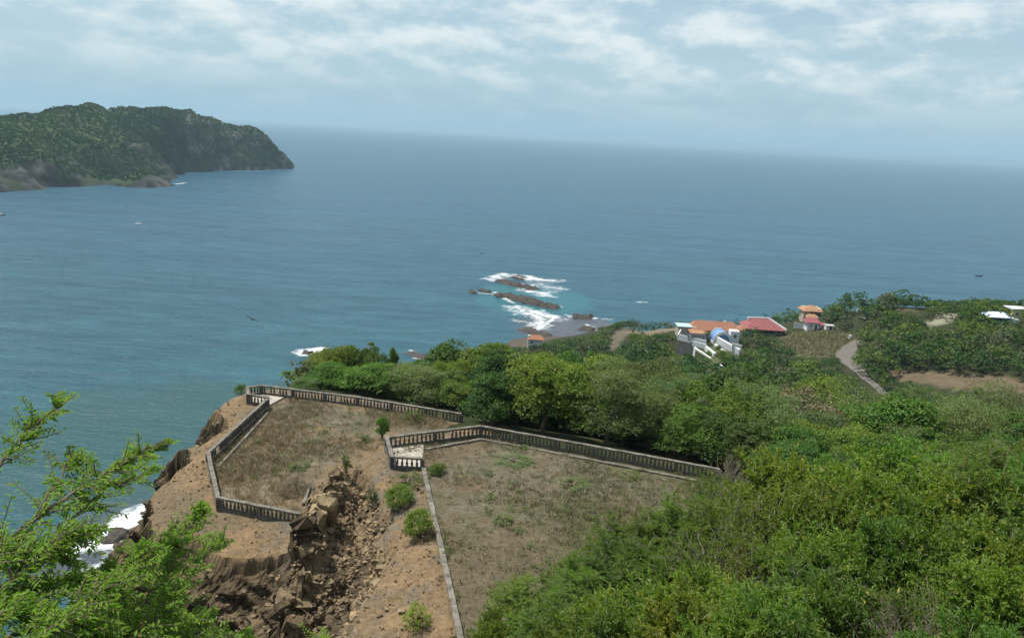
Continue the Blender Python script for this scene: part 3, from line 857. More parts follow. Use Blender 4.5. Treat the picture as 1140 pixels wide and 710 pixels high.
def sweep(line, w, z0, z1, closed=False):
    """rectangular section swept along a plan polyline with mitred corners; line points carry their own base height in column 2"""
    L = np.asarray(line, float); n = len(L)
    d = np.diff(L[:, :2], axis=0); d /= np.linalg.norm(d, axis=1)[:, None]
    nn = np.stack([-d[:, 1], d[:, 0]], 1)
    m = np.empty((n, 2)); m[0] = nn[0]; m[-1] = nn[-1]
    for i in range(1, n - 1):
        q = nn[i - 1] + nn[i]; q /= np.linalg.norm(q); m[i] = q / max(0.35, q @ nn[i])
    V = []
    for p, q in zip(L, m):
        for s, z in ((-1, z0), (1, z0), (1, z1), (-1, z1)):
            V.append((p[0] + q[0] * s * w / 2, p[1] + q[1] * s * w / 2, p[2] + z))
    f = []
    for i in range(n - 1):
        a = i * 4; b = a + 4
        for k in range(4): f.append((a + k, a + (k + 1) % 4, b + (k + 1) % 4, b + k))
    f += [(3, 2, 1, 0), (4 * n - 4, 4 * n - 3, 4 * n - 2, 4 * n - 1)]
    return np.array(V), np.array(f)

def subdiv(line, step):
    out = [np.asarray(line[0], float)]
    for a, b in zip(line[:-1], line[1:]):
        a, b = np.asarray(a, float), np.asarray(b, float)
        k = max(1, int(round(np.linalg.norm(b[:2] - a[:2]) / step)))
        for i in range(1, k + 1): out.append(a + (b - a) * i / k)
    return np.array(out)

def bev_obj(name, V, f, mat, parent, rough=0.012):
    """masonry mesh with slightly uneven edges"""
    V = V + np.column_stack([fbm(V, 1.7, 3, 301), fbm(V, 1.7, 3, 302), fbm(V, 1.3, 3, 303)]) * rough
    me = np_mesh(name, V, f, mat)
    bm = bmesh.new(); bm.from_mesh(me)
    bmesh.ops.recalc_face_normals(bm, faces=bm.faces); bm.to_mesh(me); bm.free()
    return obj(name, me, parent)

def baluster_mesh():
    prof = [(0.105, 0.0), (0.105, 0.05), (0.06, 0.075), (0.07, 0.12), (0.098, 0.2), (0.10, 0.27), (0.075, 0.37), (0.052, 0.47), (0.05, 0.53), (0.075, 0.57), (0.075, 0.6), (0.105, 0.615), (0.105, 0.66)]
    k = 10; a = np.linspace(0, 2 * np.pi, k, endpoint=False)
    V = np.array([(r * np.cos(t), r * np.sin(t), z) for r, z in prof for t in a]); f = []
    for i in range(len(prof) - 1):
        for j in range(k): f.append((i * k + j, i * k + (j + 1) % k, (i + 1) * k + (j + 1) % k, (i + 1) * k + j))
    return np_mesh('baluster', V, np.array(f), M_CONC, True)
BAL = baluster_mesh()
POST = {}
def post_mesh(h):
    if h not in POST:
        bm = bmesh.new(); add_box(bm, (0, 0, h / 2), (0.3, 0.3, h)); bmesh.ops.bevel(bm, geom=bm.edges[:], offset=0.015, segments=1, affect='EDGES')
        me = bpy.data.meshes.new('post'); bm.to_mesh(me); bm.free(); me.materials.append(M_CONC); POST[h] = me
    return POST[h]

def balustrade(line, label, spacing=0.31, every=3.2, skip=(), first_post=True, last_post=True):
    L = np.array([(p[0], p[1], p[2]) for p in line], float)
    root = empty('balustrade', L[0], label, 'balustrade', 'weathered balustrades of the two terraces')
    O = L[0].copy()
    def part(name, V, f, m, r=0.012): return bev_obj(name, V - O, f, m, root, r)
    fine = subdiv(L, 0.8)
    V, f = sweep(fine, 0.30, 0.86, 1.0); part('rail', V, f, M_RAIL, .035)
    V, f = sweep(fine, 0.26, -0.35, 0.2); part('plinth', V, f, M_CONC, .015)
    for s, (a, b) in enumerate(zip(L[:-1], L[1:])):
        ln = np.linalg.norm((b - a)[:2]); yaw = math.atan2(b[1] - a[1], b[0] - a[0])
        nb = max(1, int(round(ln / every)))
        for i in range(nb + 1):
            if i == nb and s < len(L) - 2: continue
            if (s == 0 and i == 0 and not first_post) or (s == len(L) - 2 and i == nb and not last_post): continue
            p = a + (b - a) * i / nb
            o = obj('post', post_mesh(0.66), root, tuple(p - O + np.array([0, 0, .2]))); o.rotation_euler = (0, 0, yaw)
        for i in range(nb):
            q0, q1 = a + (b - a) * i / nb, a + (b - a) * (i + 1) / nb
            l2 = ln / nb - 0.42; k = max(1, int(round(l2 / spacing)))
            for j in range(k):
                if rng.random() < 0.05 and k > 5: continue      # a few have broken away
                t = (0.21 + (j + 0.5) * l2 / k) / (ln / nb); p = q0 + (q1 - q0) * t
                o = obj('baluster', BAL, root, tuple(p - O + np.array([0, 0, .2]))); o.rotation_euler = (rng.normal(0, .04), rng.normal(0, .04), rng.uniform(0, 6.28))
    return root

def W3(px, py, z): return tuple(onz(px, py, z))
# lower court: seaward wall and front, then landing and far side
balustrade([W3(336, 586, ZL), W3(243, 567, ZL), W3(232, 516, ZL), W3(298, 454, ZL)], 'grey balustrade along the seaward edge and front of the lower terrace, bent in three runs', every=3.4)
balustrade([W3(299, 452.5, ZL), W3(276, 449, ZL), W3(276, 441, ZL), W3(291, 439, ZL), W3(398, 452, ZL), W3(513, 471, ZL)], 'balustrade round the far landing and along the tree side of the lower terrace', first_post=False, every=4.0, spacing=.34)
balustrade([W3(470, 523, ZU), W3(436, 521, ZU), W3(430, 499, ZU), W3(535, 485.5, ZU)], 'balustrade round the small pale landing at the corner of the upper terrace', every=3.6, spacing=.36)
balustrade([W3(535.6, 486, ZU), W3(660, 508.5, ZU), W3(800, 535, ZU)], 'long dark balustrade of the upper terrace running in front of the dense trees', every=3.0, first_post=False)

def slab(poly, z, label):
    bm = bmesh.new(); add_prism(bm, poly, z - 0.5, z); return tag(bm_obj('landing_slab', bm, M_SLAB), label, 'slab', 'pale concrete landings')
a, b, c_, d_ = [np.array(W3(*q, ZU)[:2]) for q in [(470, 523), (436, 521), (430, 499), (472, 491.5)]]
slab([a + (0, .15), b + (.15, .15), c_ + (.15, -.1), d_ + (0, -.1)], ZU + 0.1, 'pale triangular concrete landing enclosed at the corner of the upper terrace')
q = [np.array(W3(*q, ZL)[:2]) for q in [(299, 452), (276.5, 448.6), (276.5, 441.6), (291, 439.8), (316, 443)]]
slab(q, ZL + 0.1, 'pale concrete landing at the far seaward corner of the lower terrace')

# kerb along the foot of the long balustrade, seen as a light strip
V, f = sweep(subdiv([tuple(np.array(W3(474, 501, ZU)) + (0, 0, 0)), tuple(np.array(W3(535, 489.5, ZU))), tuple(np.array(W3(660, 513, ZU))), tuple(np.array(W3(786, 538, ZU)))], 0.7), 0.24, -0.3, 0.13)
o = bev_obj('kerb', V, f, M_RAIL, None, .03); tag(o, 'low pale kerb at the foot of the upper terrace balustrade', 'kerb')
V, f = sweep(subdiv([tuple(np.array(W3(236, 520, ZL)) + (.5, 0, 0)), tuple(np.array(W3(296, 460, ZL)) + (.2, 0, 0))], 0.7), 0.2, -0.3, 0.14)
o = bev_obj('kerb', V, f, M_RAIL, None, .03); tag(o, 'low kerb inside the seaward wall of the lower terrace', 'kerb')

# low wall from the landing towards the viewer
lw = subdiv([W3(471, 522, ZU), W3(478, 556, ZU), W3(490, 610, ZU), W3(502, 665, ZU), W3(514, 722, ZU)], 0.5)
root = empty('low_wall', lw[0], 'long low concrete wall dividing the dirt path from the upper terrace', 'wall')
V, f = sweep(lw, 0.24, -1.1, 0.2); bev_obj('wall_body', V - lw[0], f, M_CONC, root, .02)
V, f = sweep(lw, 0.33, 0.2, 0.32); bev_obj('coping', V - lw[0], f, M_RAIL, root, .03)
# broken retaining wall at the head of the gully
bw = subdiv([tuple(np.array(W3(338, 566, ZL)) + (0, 0, -.3)), tuple(np.array(W3(345, 546, ZL)) + (0, 0, -.3))], 0.4)
V, f = sweep(bw, 0.2, -1.2, 0.75); tag(bev_obj('broken_wall', V, f, M_RAIL, None, .04), 'short broken stub of wall at the edge of the collapsed gully', 'wall')

# ================================================================== HOUSES
M_WHITE = simple_mat('white_paint', (0.62, 0.63, 0.63), 0.7, 0.06, 0.5, 0.0, (0.62, 0.6, 0.56), 0.4)
M_TILE = simple_mat('terracotta_tile', (0.25, 0.12, 0.075), 0.85, 0.3, 0.8, 0.03, (0.34, 0.15, 0.09), 0.6)
M_TILE2 = simple_mat('pale_orange_tile', (0.29, 0.17, 0.105), 0.85, 0.25, 0.8, 0.03, (0.42, 0.2, 0.1), 0.5)
M_RED = simple_mat('red_roof', (0.215, 0.072, 0.075), 0.7, 0.25, 0.7, 0.02, (0.30, 0.10, 0.09), 0.5)
M_PINK = simple_mat('pink_red_roof', (0.26, 0.09, 0.10), 0.7, 0.15, 0.7)
M_BLUE = simple_mat('blue_vault', (0.14, 0.25, 0.48), 0.6, 0.15, 0.5)
M_PALEBLUE = simple_mat('pale_blue_sheet', (0.55, 0.62, 0.74), 0.5, 0.12, 0.5)
M_TEAL = simple_mat('pale_teal', (0.36, 0.50, 0.50), 0.6, 0.2, 0.4)
M_DARK = simple_mat('dark_opening', (0.035, 0.038, 0.042), 0.5, 0.3, 0.5)
M_STONEW = simple_mat('stone_base', (0.20, 0.185, 0.165), 0.9, 0.35, 0.8, 0.05, (0.1, 0.09, 0.08), 0.6)
M_CREAM = simple_mat('cream_wall', (0.38, 0.34, 0.27), 0.8, 0.12, 0.5)
M_WOOD = simple_mat('weathered_wood', (0.21, 0.18, 0.14), 0.85, 0.25, 2.0)
M_GREY = simple_mat('grey_metal', (0.45, 0.46, 0.46), 0.5, 0.1, 2.0)
M_LAWN = simple_mat('garden_lawn', (0.065, 0.08, 0.032), 0.95, 0.35, 0.8, 0.05)

def bx(name, parent, c, s, mat, rz=0.0, bev=0.0):
    bm = bmesh.new(); add_box(bm, c, s, rz)
    if bev: bmesh.ops.bevel(bm, geom=bm.edges[:], offset=bev, segments=2, affect='EDGES')
    return bm_obj(name, bm, mat, parent)

def roof(name, parent, c, size, h, mat, inset=0.5, over=0.4, rz=0.0, thick=0.18):
    """hip roof with eaves; inset = how far the ridge stops short of the ends, in half-depths (0 = gable); rows of tiles stand up as ribs"""
    lx, ly = size[0] / 2 + over, size[1] / 2 + over
    rx = max(0.05, lx - inset * ly)
    bm = bmesh.new()
    P = [(-lx, -ly, 0), (lx, -ly, 0), (lx, ly, 0), (-lx, ly, 0), (-rx, 0, h), (rx, 0, h)]
    M = Matrix.Translation(c) @ Matrix.Rotation(rz, 4, 'Z')
    v = [bm.verts.new(M @ Vector(p)) for p in P]; w = [bm.verts.new(M @ (Vector(p) - Vector((0, 0, thick)))) for p in P[:4]]
    for fc in ((0, 1, 5, 4), (2, 3, 4, 5), (1, 2, 5), (3, 0, 4)): bm.faces.new([v[i] for i in fc])
    bm.faces.new(w[::-1])
    for i in range(4): bm.faces.new((w[i], w[(i + 1) % 4], v[(i + 1) % 4], v[i]))
    n = int(lx * 2 / 0.5)
    for i in range(n):                      # tile rows
        x = -lx + (i + .5) * 2 * lx / n
        t = 1.0 if abs(x) < rx else max(0.05, (lx - abs(x)) / max(0.05, lx - rx))
        for sg in (-1, 1):
            y0, y1 = sg * ly, sg * ly * (1 - t); z0, z1 = 0.0, h * t
            q = [Vector((x - .09, y0, z0 - .02)), Vector((x + .09, y0, z0 - .02)), Vector((x + .09, y1, z1 - .02)), Vector((x - .09, y1, z1 - .02))]
            lo = [bm.verts.new(M @ p) for p in q]; hi = [bm.verts.new(M @ (p + Vector((0, 0, .09)))) for p in q]
            bm.faces.new(hi)
            for k in range(4): bm.faces.new((lo[k], lo[(k + 1) % 4], hi[(k + 1) % 4], hi[k]))
    return bm_obj(name, bm, mat, parent)

def window(parent, c, w, h, ry=0.0, frame=M_WHITE, depth=0.16):
    """window: frame proud of the wall, dark pane set in it; ry = yaw of the wall normal (0 faces -y)"""
    M = Matrix.Translation(c) @ Matrix.Rotation(ry, 4, 'Z')
    bm = bmesh.new(); t = 0.12
    for cc, s in (((0, -depth / 2, h / 2), (w + t, depth, t)), ((0, -depth / 2, -h / 2), (w + t, depth, t)), ((-w / 2, -depth / 2, 0), (t, depth, h - t)), ((w / 2, -depth / 2, 0), (t, depth, h - t)), ((0, -depth * .4, 0), (0.07, depth * .6, h - t))):
        add_box(bm, (0, 0, 0), (1, 1, 1), 0.0, None) if False else bmesh.ops.create_cube(bm, size=1, matrix=M @ Matrix.Translation(cc) @ Matrix.Diagonal((*s, 1)))
    wn = bm_obj('window', bm, frame, parent)
    bm = bmesh.new(); bmesh.ops.create_cube(bm, size=1, matrix=M @ Matrix.Translation((0, -0.03, 0)) @ Matrix.Diagonal((w - t, 0.05, h - t, 1)))
    bm_obj('pane', bm, M_DARK, wn)

def base_at(px, py): return hit(px, py)

def build_villa():
    o0 = hit(790, 388); s = np.linalg.norm(o0 - CAM) / F          # metres per photo pixel there
    root = empty('villa', o0, 'white villa with orange tiled roof, blue vault and terraced white walls', 'villa')
    def V(px, py, dy):                                            # local point seen at a pixel, dy metres behind the origin
        return aty(px, py, o0[1] + dy) - o0
    def wall(name, p, q, th, h, mat, below=0.0):
        """wall whose top edge runs from p to q"""
        p, q = np.array(p), np.array(q); n = 6
        L = np.array([p + (q - p) * i / n for i in range(n + 1)])
        Vv, f = sweep(L, th, -h - below, 0); return obj(name, np_mesh(name, Vv, f, mat), root)
    # main block and its long terracotta roof
    e, r = V(797, 368.5, 10), V(797, 357.5, 14.5)
    wx = 54 * s; zc = e[2]
    bx('wall', root, (e[0], 14.5, zc - 3.0), (wx - 1.4, 8, 5.9), M_WHITE)
    for px in (779, 786, 793, 818, 822):
        window(root, (V(px, 370, 10)[0], 10.49, zc - 1.5), 1.4, 1.5)
    rf = roof('roof', root, (e[0], 14.5, zc), (wx - .6, 8.2), r[2] - zc, M_TILE, .5, .5)
    bx('chimney', rf, (V(808, 360, 14)[0], 15.5, zc + 2.6), (0.8, 0.8, 1.6), M_WHITE)
    e2 = V(779, 371, 5); roof('roof', root, (e2[0], 8.0, e2[2]), (7.0, 5), 1.6, M_TILE, .8, .4); bx('wall', root, (e2[0], 8.0, e2[2] - 2.2), (6.4, 4.4, 4.2), M_WHITE)
    # pale teal roofed wing at the left
    e3 = V(765, 364, 11); bx('wing', root, (e3[0], 14, e3[2] - 2.4), (7.2, 6, 4.4), M_CREAM); bx('flat_roof', root, (e3[0], 14, e3[2] + .05), (8.0, 6.8, .3), M_TEAL)
    # orange awning over a dark pergola
    a = V(776, 369.5, 3); bm = bmesh.new(); bmesh.ops.create_cube(bm, size=1, matrix=Matrix.Translation(a) @ Matrix.Rotation(rad(16), 4, 'X') @ Matrix.Diagonal((5.2, 2.6, .12, 1))); bm_obj('awning', bm, M_TILE2, root)
    a = V(775, 372.5, 1); bx('pergola_roof', root, a, (7.6, 3.6, .2), M_DARK)
    for px in (767, 775, 783): bx('pergola_post', root, (V(px, 372, 0)[0], -.4, a[2] - 1.2), (.2, .2, 2.2), M_DARK)
    for px in (770, 774, 779):
        c = V(px, 377, -.2); bx('table', root, (c[0], .4, c[2]), (1.1, .9, .12), M_WOOD)
    # terrace behind a white parapet, on a stone base
    p0, p1 = V(755, 371.5, 2.5), V(786.5, 379, -3)
    wall('parapet', p0, p1, .4, 2.4, M_WHITE)
    wall('parapet', V(755, 371.5, 2.5), V(758, 366.5, 10), .4, 2.4, M_WHITE)
    wall('base_wall', p0 - np.array([0, 0, 2.4]), p1 - np.array([0, 0, 2.4]), .9, 3.2, M_STONEW, 5)
    wall('parapet', V(771, 379.5, -3.6), V(787, 383.5, -6), .5, 2.0, M_WHITE)
    # blue barrel vault with white arch rims
    b0 = V(804, 381, 1.0); rv = 9.5 * s; hv = 11.0 * s; ln = 6.5; nseg = 20
    def arc(q, y): return [(b0[0] + q * rv * math.cos(math.pi * i / nseg), 1.0 + y, b0[2] + q * hv * math.sin(math.pi * i / nseg)) for i in range(nseg + 1)]
    bm = bmesh.new(); ring = [[bm.verts.new(p) for p in arc(1.0, y)] for y in (0, ln)]
    for i in range(nseg): bm.faces.new((ring[0][i], ring[0][i + 1], ring[1][i + 1], ring[1][i]))
    for rg in ring: bm.faces.new(rg)
    bm_obj('vault', bm, M_BLUE, root)
    for y in (-.3, ln):
        bm = bmesh.new(); n = nseg + 1
        pr = [bm.verts.new(p) for q in (1.08, .82) for p in arc(q, y)]; pb = [bm.verts.new(p) for q in (1.08, .82) for p in arc(q, y + .28)]
        for i in range(nseg):
            bm.faces.new((pr[i], pr[i + 1], pr[n + i + 1], pr[n + i])); bm.faces.new((pb[i], pb[i + 1], pb[n + i + 1], pb[n + i]))
            bm.faces.new((pr[i], pr[i + 1], pb[i + 1], pb[i])); bm.faces.new((pr[n + i], pr[n + i + 1], pb[n + i + 1], pb[n + i]))
        bm_obj('arch_rim', bm, M_WHITE, root)
    bx('vault_base', root, (b0[0], 1 + ln / 2, b0[2] - 2.6), (rv * 2.1, ln - .1, 5.2), M_WHITE)
    t = V(819, 369, 1); bx('tower', root, (t[0], 3, t[2] - 3.6), (3.6, 4, 7.2), M_WHITE); window(root, (t[0], .99, t[2] - 2.0), 1.2, 1.6)
    # white walls stepping down the garden to the right
    wall('stair_wall', V(773, 386, -5), V(804, 407, -20), .8, 1.6, M_WHITE, 2)
    wall('stair_wall', V(785, 384, -5), V(796, 393, -12), 1.1, 1.4, M_WHITE, 1.5)
    wall('stair_wall', V(796, 382.5, -1.5), V(804, 388, -6), 1.1, 1.2, M_WHITE, 1.5)
    wall('stair_wall', V(799, 375, 0), V(824, 389, -8), 1.3, 3.4, M_WHITE, 1.5)
    wall('stair_wall', V(803, 388, -8), V(815, 397, -14), .7, 1.2, M_WHITE, 1.5)
    wall('retaining_wall', V(815, 382, -6.5), V(826, 384, -6), .5, 4.4, M_WHITE)
    wall('garden_bed', V(780, 389.5, -6), V(802, 404, -18.5), 5.0, 1.4, M_LAWN, 2)
    wall('garden_bed', V(792, 386, -4), V(808, 398, -14), 4.0, 1.4, M_LAWN, 2)
build_villa()

def build_red_house():
    o0 = hit(860, 378); s = np.linalg.norm(o0 - CAM) / F
    root = empty('house', o0, 'house with wide red hipped roof and white ridge behind dark trees', 'house', 'houses on the hill')
    X = lambda px: (px - 860) * s
    bx('wall', root, (X(858), 14, -.4), (15.5, 10, 5.8), M_CREAM)
    for px in (868, 873, 878): window(root, (X(px), 8.99, 1.2), 1.3, 1.6)
    r = roof('roof', root, (X(858), 13, 2.5), (16.5, 11.5), 3.6, M_RED, 0.75, .7)
    # white parapet band along the ridge and down the right hip
    V, f = sweep(np.array([(X(841), 13.4, 5.8), (X(864), 13.4, 6.1), (X(879.5), 6.9, 2.7)]), 0.7, -.2, .6); obj('ridge_band', np_mesh('ridge_band', V, f, M_WHITE), r)
    r2 = roof('roof', root, (X(836), 11, 1.6), (6, 7), 1.8, M_TILE, .8, .5); bx('wall', root, (X(836), 11, -1.0), (5.6, 6.4, 5.0), M_WHITE)
build_red_house()

def build_orange_house():
    o0 = hit(917, 361); s = np.linalg.norm(o0 - CAM) / F
    root = empty('house', o0, 'two-storey house with pale orange hipped roof on the wooded crest', 'house', 'houses on the hill')
    X = lambda px: (px - 917) * s
    y = 16.0
    bx('wall', root, (X(919), y + 3, .1), (7.8, 6.5, 7.0), M_CREAM)
    for px in (911, 914.5, 918, 922): bx('column', root, (X(px), y - 2.0, 2.3), (.35, .35, 3.2), M_WHITE)
    for px in (912.5, 917, 922): window(root, (X(px), y - .76, 2.3), 1.4, 1.9, frame=M_WOOD)
    roof('roof', root, (X(918), y + 1.8, 2.7), (8.6, 7.6), 2.1, M_TILE2, 0.9, .7)
    roof('roof', root, (X(908), y - 3.5, 3.4), (3.2, 4.2), 1.4, M_TILE2, .9, .4); bx('wall', root, (X(908), y - 3.4, .2), (2.8, 3.8, 6.6), M_CREAM)
    roof('roof', root, (X(912), y - 6.6, 1.2), (5.2, 3.4), 1.2, M_TILE2, .8, .3); bx('wall', root, (X(912), y - 6.5, -.7), (4.8, 3.0, 3.4), M_TILE2)
build_orange_house()

def build_cottage():
    o0 = hit(906, 368); s = np.linalg.norm(o0 - CAM) / F
    root = empty('cottage', o0, 'small white cottage with a pink-red roof at the top of the grassy field', 'cottage', 'houses on the hill')
    X = lambda px: (px - 906) * s
    bx('wall', root, (X(905), 2.6, 1.2), (5.2, 4.4, 4.0), M_WHITE)
    window(root, (X(902.5), .39, 1.7), .9, 1.1); bx('door', root, (X(908), .36, 1.1), (.9, .1, 2.0), M_DARK)
    roof('roof', root, (X(904.5), 2.6, 3.3), (5.6, 5.0), 1.8, M_PINK, .3, .4)
    roof('porch_roof', root, (X(914), 2.4, 2.3), (4.4, 3.4), .8, M_PINK, .3, .3); bx('porch_wall', root, (X(914), 2.6, .8), (4.0, 2.8, 2.8), M_WHITE)
    o1 = hit(924, 368)
    r2 = empty('shed', o1, 'low white shed beside the pink-roofed cottage', 'shed')
    bx('wall', r2, (0, 1.5, .8), (3.4, 2.4, 2.0), M_WHITE); bx('roof', r2, (0, 1.4, 1.9), (3.8, 3.0, .16), M_GREY); bx('door', r2, (.3, .28, .7), (.9, .08, 1.6), M_DARK)
    o2 = hit(893, 366)
    r3 = empty('garden_wall', o2, 'pale pinkish garden wall left of the pink-roofed cottage', 'wall')
    V, f = sweep(np.array([(-3.4, 1.2, .9), (-1, .6, .6), (1.4, -.2, .3), (3.2, -.6, .1)]), .4, -1.2, 1.3); obj('wall_body', np_mesh('wall_body', V, f, M_WHITE), r3)
    V, f = sweep(np.array([(-3.4, 1.2, .9), (-1, .6, .6), (1.4, -.2, .3), (3.2, -.6, .1)]), .6, 1.3, 1.5); obj('coping', np_mesh('coping', V, f, M_CREAM), r3)
build_cottage()

def build_right_houses():
    o0 = hit(1114, 362); s = np.linalg.norm(o0 - CAM) / F
    root = empty('bungalow', o0, 'low bungalow with pale blue sheet roof among trees on the crest', 'bungalow', 'houses on the hill')
    bx('wall', root, (0, 4, 1.2), (8, 5, 3.2), M_DARK); roof('roof', root, (0, 3.6, 2.9), (8.8, 6.4), 1.5, M_PALEBLUE, .5, .4)
    window(root, (-2, 1.49, 1.6), 1.2, 1.0); window(root, (2, 1.49, 1.6), 1.2, 1.0)
    o0 = hit(1137, 362)
    root = empty('house', o0, 'pale yellow house with white flat roof at the edge of the crest', 'house', 'houses on the hill')
    M_YEL = simple_mat('yellow_wall', (0.55, 0.52, 0.22), 0.8, 0.12, 0.5)
    bx('wall', root, (1, 6, 2.5), (6, 5, 5.4), M_YEL); bx('flat_roof', root, (1, 6, 5.4), (7, 6, .35), M_WHITE); window(root, (-.2, 3.49, 3.4), 1.3, 1.3)
    bx('porch', root, (-1.8, 2.4, .9), (3.2, 2.0, 1.6), M_WHITE)
    o0 = hit(595, 388)
    root = empty('shore_house', o0, 'small white house with orange tiled roof just above the shore', 'house', 'houses on the hill')
    bx('wall', root, (0, 3.5, 1.6), (7, 5, 6.0), M_WHITE)
    roof('roof', root, (.6, 3.2, 4.5), (7.2, 5.8), 1.7, M_TILE, .5, .4)
    window(root, (-1.6, .99, 2.9), 1.1, 1.3); bx('chimney', root, (-3.0, 2.5, 5.0), (1.2, 1.2, 2.0), M_WHITE)
build_right_houses()

# ================================================================== ROAD, POLES
def ribbon(name, line, w, mat, up=0.25, kind='structure'):
    L = subdiv([tuple(hit(*p)) for p in line], 2.0)
    d = np.gradient(L[:, :2], axis=0); d /= np.linalg.norm(d, axis=1)[:, None]; n = np.stack([-d[:, 1], d[:, 0]], 1)
    ww = np.interp(np.linspace(0, 1, len(L)), np.linspace(0, 1, len(w)), w)
    k = 5; V = []
    for i, p in enumerate(L):
        for j in range(k):
            q = p[:2] + n[i] * ww[i] * (j / (k - 1) - .5); V.append((q[0], q[1], 0))
    V = np.array(V); zc = ground(V[:, :2]).reshape(-1, k).max(1); zc = np.convolve(np.pad(zc, 2, 'edge'), np.ones(5) / 5, 'valid')
    V[:, 2] = ground(V[:, :2]) + .22
    i = (np.arange(len(L) - 1)[:, None] * k + np.arange(k - 1)[None]).ravel()
    return tag(obj(name, np_mesh(name, V, np.stack([i, i + 1, i + k + 1, i + k], 1), mat, True)), kind=kind)
M_ROAD = simple_mat('dirt_road', (0.125, 0.115, 0.10), 0.95, 0.2, 0.5, 0.03, (0.095, 0.083, 0.066), 0.5)
ribbon('road', [(958, 378), (946, 386), (941, 394), (944, 402), (956, 413), (972, 428), (990, 443), (1008, 457), (1024, 470)], [4, 7, 7, 5, 3.2, 2.4, 2.2, 2.0, 1.8], M_ROAD)

def utility_pole(px, py, top, label, lamp=True):
    p = hit(px, py); h = np.linalg.norm(p - CAM) / F * (py - top) / math.cos(rad(12))
    root = empty('utility_pole', p, label, 'utility pole')
    V, f = tube_arrays([(0, 0, -1), (0, 0, h)], [.17, .11], 8); obj('pole', np_mesh('pole', V, f, M_WOOD, True), root)
    bx('crossarm', root, (0, -.16, h - .8), (2.4, .14, .16), M_WOOD)
    if lamp:
        V, f = tube_arrays([(.1, -.2, h - 1.6), (.1, -.2, h - .2)], [.36, .36], 12); V = V + np.array([-.45, -.2, .3])
        bm = bmesh.new(); bmesh.ops.create_cone(bm, cap_ends=True, segments=14, radius1=.42, radius2=.42, depth=1.3, matrix=Matrix.Translation((-.5, -.3, h - .5))); bm_obj('transformer', bm, M_GREY, root)
        V, f = tube_arrays([(0, 0, h * .66), (1.2, -.2, h * .7), (2.6, -.3, h * .68)], [.07, .06, .05], 6); a = obj('lamp_arm', np_mesh('lamp_arm', V, f, M_GREY, True), root)
        bx('lamp', a, (2.9, -.3, h * .67), (1.1, .5, .3), M_WHITE, 0, .08)
    for x in (-1, 0, 1): bx('insulator', root, (x, -.16, h - .62), (.12, .12, .22), M_GREY)
    return root
utility_pole(951, 373, 346, 'grey utility pole with transformer and lamp arm at the bend of the road')
utility_pole(874, 392, 366, 'slim pole standing below the right end of the red roof', False)
p = hit(946, 378)
root = empty('marker_post', p, 'short white gate post beside the bend of the road', 'post'); bx('pillar', root, (0, 0, .7), (.8, .8, 1.8), M_WHITE); bx('cap', root, (0, 0, 1.7), (1.0, 1.0, .18), M_WHITE)

# ================================================================== BOATS AND BIRDS
def boat(px, py, L, hull_m, label, yaw, canopy=True):
    p = onz(px, py, 0)
    root = empty('motor_boat', p, label, 'boat', 'small boats on the water', yaw)
    bm = bmesh.new(); n = 9; rows = []
    for i in range(n):
        t = i / (n - 1); x = (t - .5) * L; w = L * .16 * (1 - max(0, (t - .45) / .55) ** 2.2) + .02; sh = .75 + .45 * t ** 2
        rows.append([bm.verts.new((x, a * w * b, z)) for a, b, z in ((-1, 1, sh), (-1, .8, .15), (0, 0, -.25), (1, .8, .15), (1, 1, sh), (1, .86, sh - .02), (1, .6, .25), (-1, .6, .25), (-1, .86, sh - .02))])
    m = len(rows[0])
    for a, b in zip(rows[:-1], rows[1:]):
        for j in range(m): bm.faces.new((a[j], a[(j + 1) % m], b[(j + 1) % m], b[j]))
    bm.faces.new(rows[0]); bm.faces.new(rows[-1][::-1])
    bm_obj('hull', bm, hull_m, root, True)
    for x in (-.18, .08): bx('bench', root, (x * L, 0, .62), (.35, L * .26, .08), M_WOOD)
    mo = bx('outboard_motor', root, (-.53 * L, 0, .85), (.45, .4, .8), M_DARK, 0, .08)
    if canopy:
        bx('canopy', root, (-.02 * L, 0, 2.15), (L * .36, L * .26, .1), M_WHITE)
        for x in (-.17, .13):
            for y in (-.11, .11): bx('canopy_post', root, (x * L, y * L, 1.4), (.06, .06, 1.5), M_GREY)
boat(154, 250, 6.0, M_WHITE, 'small white boat alone on the bay below the headland', 0.4)
boat(0.5, 240, 9.0, M_DARK, 'dark boat with white canopy at the edge of the bay near the headland', 0.2)
boat(1090, 307.5, 7.5, M_DARK, 'low dark open boat on the open sea beyond the crest', 0.1, False)

